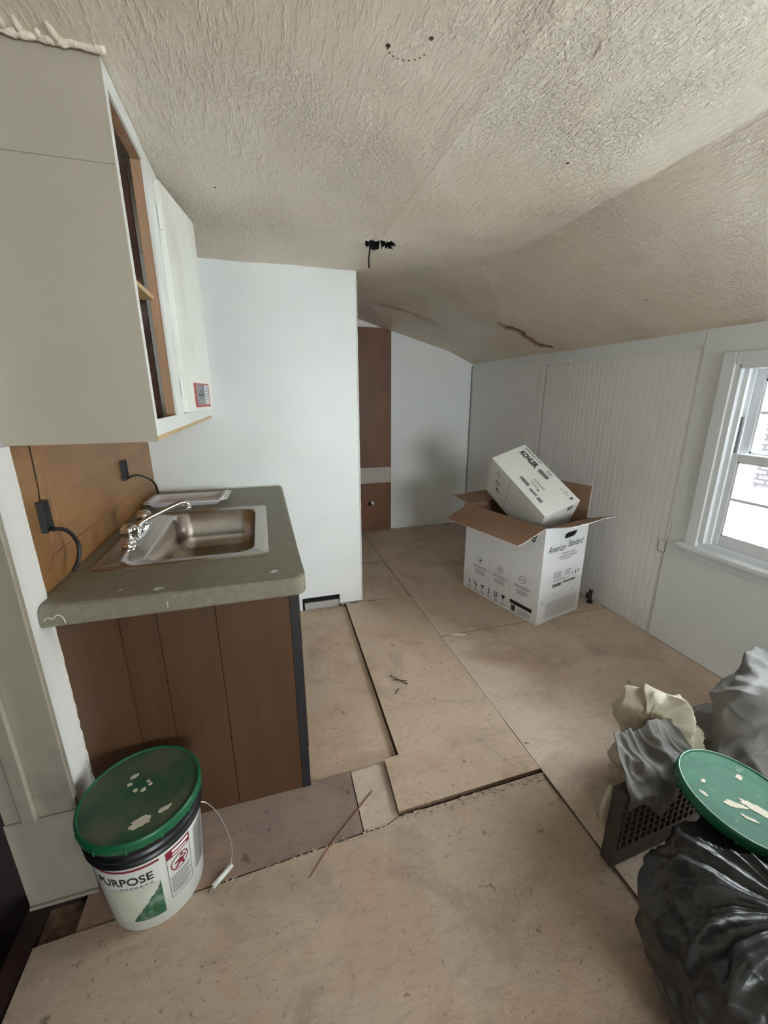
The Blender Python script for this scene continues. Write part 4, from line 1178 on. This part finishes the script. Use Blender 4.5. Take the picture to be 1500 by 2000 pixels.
def crease(p, seed, fx, fy, fz):
    """sharp-edged crumple: creased on |noise|, warped so the folds wander"""
    w = Vector((nz(p.x * 5, p.y * 5, seed), nz(p.y * 5, p.z * 5, seed + 5), nz(p.z * 5, p.x * 5, seed + 9))) * .09
    q = p + w
    return 1 - min(1.4, 3.0 * abs(noise.noise(Vector((q.x * fx + seed, q.y * fy, q.z * fz)))))
def heap(name, c, rx, ry, h, m, seed, amp=.03, cells=150, sq=.5, zp=.75, rz=0.0, freq=(6, 6, 6), lumpy=.16, fine=1.0, mod=None):
    """crumpled cloth heap: closed dome with creased folds, resting on the floor"""
    bm = BM(); rings = []; n = cells; nr = cells // 2
    for j in range(nr + 1):
        ph = (j / nr) * pi * .5; rr = []
        for i in range(n):
            th = 2 * pi * i / n
            sr = sin(ph) ** sq; sz = max(0.0, cos(ph)) ** zp
            lump = 1 + lumpy * nz(cos(th) * 1.5 + seed, sin(th) * 1.5, j / nr * 1.4)
            x = rx * sr * cos(th) * lump; y = ry * sr * sin(th) * lump; z = h * sz * (1 + lumpy * 1.2 * nz(cos(th) * sr * 1.7, sin(th) * sr * 1.7, seed + 2))
            d = Vector((x / rx ** 2, y / ry ** 2, z / h ** 2 + .01)).normalized()
            p = Vector((x, y, z))
            a = amp * crease(p, seed, *freq) + amp * .45 * fine * crease(p, seed + 31, freq[0] * 2.3, freq[1] * 2.1, freq[2] * 2.2) + amp * .16 * fine * crease(p, seed + 53, freq[0] * 5, freq[1] * 5, freq[2] * 5)
            p = p + d * (a - amp * .5)
            if mod: p = mod(p)
            q = Vector((p.x * cos(rz) - p.y * sin(rz), p.x * sin(rz) + p.y * cos(rz), max(p.z, 0.0005)))
            rr.append(bm.verts.new(Vector(c) + q))
            if j == 0: break
        rings.append(rr)
    for i in range(n): bm.faces.new([rings[0][0], rings[1][i], rings[1][(i + 1) % n]])
    for j in range(1, nr):
        for i in range(n): bm.faces.new([rings[j][i], rings[j + 1][i], rings[j + 1][(i + 1) % n], rings[j][(i + 1) % n]])
    bm.faces.new(rings[-1][::-1])
    return link(name, bm, m, None, True)
def tuck(p):      # the heap leans away from the crate's left end at its foot
    if p.x < 0 and p.z < .26: p.x *= 1 - .45 * (1 - p.z / .26)
    return p
cv = heap('canvas_cloth', (1.270, .862, 0), .160, .092, .385, M_CANVAS, 3, .062, 200, .38, rz=rad(6), freq=(3.4, 8.5, 5.5), lumpy=.10, fine=.50, mod=tuck)
tag(cv, 'crumpled light canvas drop cloth heaped behind the dark crate', 'cloth')
tp = heap('grey_tarp', (1.700, .785, 0), .238, .170, .435, M_TARP, 11, .066, 220, .30, zp=.42, rz=rad(4), freq=(3.0, 4.6, 3.6), lumpy=.07, fine=.45)
tag(tp, 'large crumpled grey tarp heaped under the window beside the canvas cloth', 'cloth')
# cloth hanging over the crate's top edge, pulled to a point at its left end
bm = BM(); nu, nv = 90, 60; G = []
for i in range(nu + 1):
    row = []
    for j in range(nv + 1):
        s_, t = i / nu, j / nv
        xb = .990 + .280 * s_; xf = .935 + .315 * s_
        drop = .125 * max(0, 1 - abs(s_ - .42) / .36) + .055 * max(0, 1 - s_ / .18)
        if t < .55:
            k = t / .55; y = .800 - .105 * k; z = .352 - .050 * k - .012 * sin(pi * k); x = xb + (xf - xb) * k
            if s_ < .1: z += .02 * (1 - s_ / .1)
        else:
            k = (t - .55) / .45; y = .694 - .028 * min(1, k * 3); z = .302 - .014 * min(1, k * 3) - drop * k; x = xf
        p = Vector((x, y + .018 * s_, z))
        a = .020 * crease(p, 31, 11, 6, 6) + .008 * crease(p, 37, 26, 14, 14)
        p.z += a * (.9 if t < .55 else .2); p.y -= (.4 * max(a, -.004) + .004 if t >= .55 else 0)
        row.append(bm.verts.new(p))
    G.append(row)
for i in range(nu):
    for j in range(nv): bm.faces.new([G[i][j], G[i + 1][j], G[i + 1][j + 1], G[i][j + 1]])
hg = link('hanging_cloth', bm, M_DARKCLOTH, None, True); tag(hg, 'dark grey cloth draped over the top of the lattice crate', 'cloth')
md = hg.modifiers.new('thickness', 'SOLIDIFY'); md.thickness = .0025; md.offset = 0
# pale cloth loop showing at the crate's left side
bm = BM(); P = spline([(.928, .724, .268), (.914, .722, .235), (.903, .720, .190), (.904, .718, .150), (.914, .716, .118), (.917, .722, .150), (.913, .726, .195)], 8)
tube(bm, P, [.006 + .005 * abs(nz(i * .25, 3)) for i in range(len(P))], 10)
lp = link('cloth_strip', bm, M_CANVAS, None, True); tag(lp, 'narrow pale cloth strip hanging out at the left side of the crate', 'cloth')

# loose lid lying on the bag and the crate
b2 = make_bucket((1.174 - .050, .535 + .030, .350 - .348), M_LID2, M_LIDRIM, M_RING, 'loose paint-splashed bright green lid lying between the crate and the black bag', (rad(4), rad(8), 0), True)
for x, y, w, h, s, r in ((.0, -.03, .035, .013, 1, -.9), (-.052, -.012, .026, .010, 2, -.6), (.035, -.10, .030, .012, 3, -.3), (-.11, .03, .012, .006, 4, -1.2), (.095, -.05, .018, .008, 5, .8), (-.05, -.05, .018, .005, 6, -.8), (.0, -.115, .007, .006, 7, 0), (-.07, .06, .008, .006, 8, 0), (.06, .05, .012, .007, 9, .4)):
    smear(x, y, w, h, .3518, b2, M_SPLAT, s + 3.3, r, .0018, nm='paint_splat', M=Matrix.Identity(4))

# black bag: gathered at a knot, radial pleats, bulging over a narrower foot
BGX, BGY = .985, .300
def bagpt(u, th):
    prof = [(0.0, .016, .392), (.06, .04, .378), (.16, .10, .372), (.3, .175, .362), (.45, .232, .330), (.6, .262, .270), (.75, .262, .180), (.88, .228, .075), (.95, .205, .02), (1.0, .185, .0)]
    for a, b in zip(prof, prof[1:]):
        if a[0] <= u <= b[0]:
            k = (u - a[0]) / (b[0] - a[0]); r = a[1] + (b[1] - a[1]) * k; z = a[2] + (b[2] - a[2]) * k; break
    w = th + .35 * nz(cos(th) * 1.5, sin(th) * 1.5, u * 1.6)
    pl = (1 - abs(sin(w * 7.5 + 1.1 * nz(u * 2.5, w)))) ** 1.3
    pl2 = (1 - abs(sin(w * 17 + 1.8 * nz(u * 3, w * 2)))) ** 1.4
    fade = math.exp(-((u - .25) / .20) ** 2)
    lump = .07 * nz(cos(th) * 1.5, sin(th) * 1.5, u * 2 + 3)
    p = Vector((r * cos(th), r * sin(th), z))
    cr1 = 1 - min(1.5, 3.2 * abs(noise.noise(Vector((p.x * 11 + 4, p.y * 11, p.z * 8))))); cr2 = 1 - min(1.5, 3 * abs(noise.noise(Vector((p.x * 26, p.y * 26, p.z * 20 + 7)))))
    out = Vector((cos(th), sin(th), .8 * (1 - u))).normalized()
    k = min(1, u * 2.5) * (1 if u < .93 else .2)
    d = (.034 * pl + .014 * pl2) * fade + (.014 * cr1 + .005 * cr2) * k + lump * r * 1.1
    p += out * d
    # dent under the lid
    q = Vector((p.x + BGX - 1.124, p.y + BGY - .565))
    if q.length < .19: p.z = min(p.z, .296 - (p.x + BGX - 1.124) * .12)
    p.z = max(0.0, p.z)
    return p
bm = BM(); n, nu = 260, 110; rings = []
for j in range(nu + 1):
    rings.append([bm.verts.new(bagpt(j / nu, 2 * pi * i / n)) for i in range(n)])
for j in range(nu):
    for i in range(n): bm.faces.new([rings[j][i], rings[j + 1][i], rings[j + 1][(i + 1) % n], rings[j][(i + 1) % n]])
bm.faces.new(rings[-1][::-1])
bag = empty('trash_bag', (BGX, BGY, 0.0005)); tag(bag, 'black plastic trash bag knotted at the top on the floor beside the crate', 'bag')
b_ = link('bag_body', bm, M_BAG, bag, True)
bm = BM()
P = spline([(-.012, 0, .375), (0, .004, .392), (.012, .002, .402), (.006, -.006, .414)], 5)
tube(bm, P, [.020 + .004 * sin(i * .7) for i in range(len(P))], 14)
link('knot', bm, M_BAG, bag, True)
for k, (dx, dy, dz) in enumerate(((.11, .03, .02), (.03, .075, .035), (.10, -.06, .01))):
    bm = BM(); G = []
    for i in range(15):
        t = i / 14; c = Vector((dx * t, dy * t, .405 + dz * sin(t * 2.4) - .01 * t)); w = .010 + .024 * t; sd = Vector((-dy, dx, 0)).normalized()
        G.append([bm.verts.new(c + sd * w * (q / 4 - 1) + Vector((0, 0, .011 * sin(q * 2.1 + k + t * 3) * (.4 + t)))) for q in range(9)])
    for i in range(14):
        for q in range(8): bm.faces.new([G[i][q], G[i + 1][q], G[i + 1][q + 1], G[i][q + 1]])
    fl = link('bag_ear', bm, M_BAG, bag, True); md = fl.modifiers.new('thickness', 'SOLIDIFY'); md.thickness = .0015

# ================================================================== SMALL LOOSE THINGS
def nail(p0, p1, z0, z1, lab, r=.0016):
    bm = BM(); a, b = Vector((*p0, z0)), Vector((*p1, z1)); d = (b - a).normalized()
    tube(bm, [a, b], r, 6); tube(bm, [a - d * .0012, a], r * 2.4, 8)
    o = link('nail', bm, M_NAIL); tag(o, lab, 'nail'); return o
nail((1.003, .814), (1.035, .769), .006, .0022, 'nail lying on the plywood beside the crate')
nail((.537, 1.708), (.602, 1.630), .010, .006, 'longest nail on the raised plywood sheet', .0022)
nail((.545, 1.680), (.607, 1.655), .0065, .0065, 'nail crossing the longest one on the raised plywood sheet', .0018)
nail((.543, 1.607), (.520, 1.578), .0065, .0065, 'short nail lying apart on the raised plywood sheet', .0018)
bm = BM(); tube(bm, spline([(.030, .915, -.009), (.10, .985, -.0085), (.18, 1.05, -.008), (.285, 1.135, -.0085)], 6), .0022, 6)
tag(link('rusty_rod', bm, M_RUST), 'thin rusty rod lying diagonally across the plywood joint', 'rod')
bm = BM(); prism(bm, [(1.005, 1.972), (1.03, 1.985), (1.055, 1.978), (1.075, 1.962), (1.09, 1.968), (1.088, 1.945), (1.06, 1.940), (1.045, 1.955), (1.02, 1.965)], .0002, .003)
tag(link('paint_chip', bm, M_CHIP), 'small white paint chip on the floor joint before the cartons', 'debris')
bm = BM()
lathe(bm, [(.020, 0), (.020, .012), (.012, .015), (.010, .075), (.014, .080), (.014, .095), (.0, .097)], 16, (2.115, 2.07, .0002)); tube(bm, [(2.115, 2.07, .062), (2.085, 2.062, .062)], .010, 10); tube(bm, [(2.085, 2.062, .045), (2.085, 2.062, .08)], .014, 10)
vs = link('pipe_stub', bm, M_CABLE); tag(vs, 'dark shut-off pipe stub rising from the floor by the beadboard wall', 'pipe')
bm = BM(); tube(bm, spline([(.560, 2.112, 2.135), (.556, 2.110, 2.10), (.552, 2.106, 2.06), (.545, 2.10, 2.015), (.546, 2.098, 1.985)], 8), .0042, 8)
o = link('ceiling_cable', bm, M_CABLE, None, True); tag(o, 'short black cable hanging out of the ragged ceiling hole', 'cable')
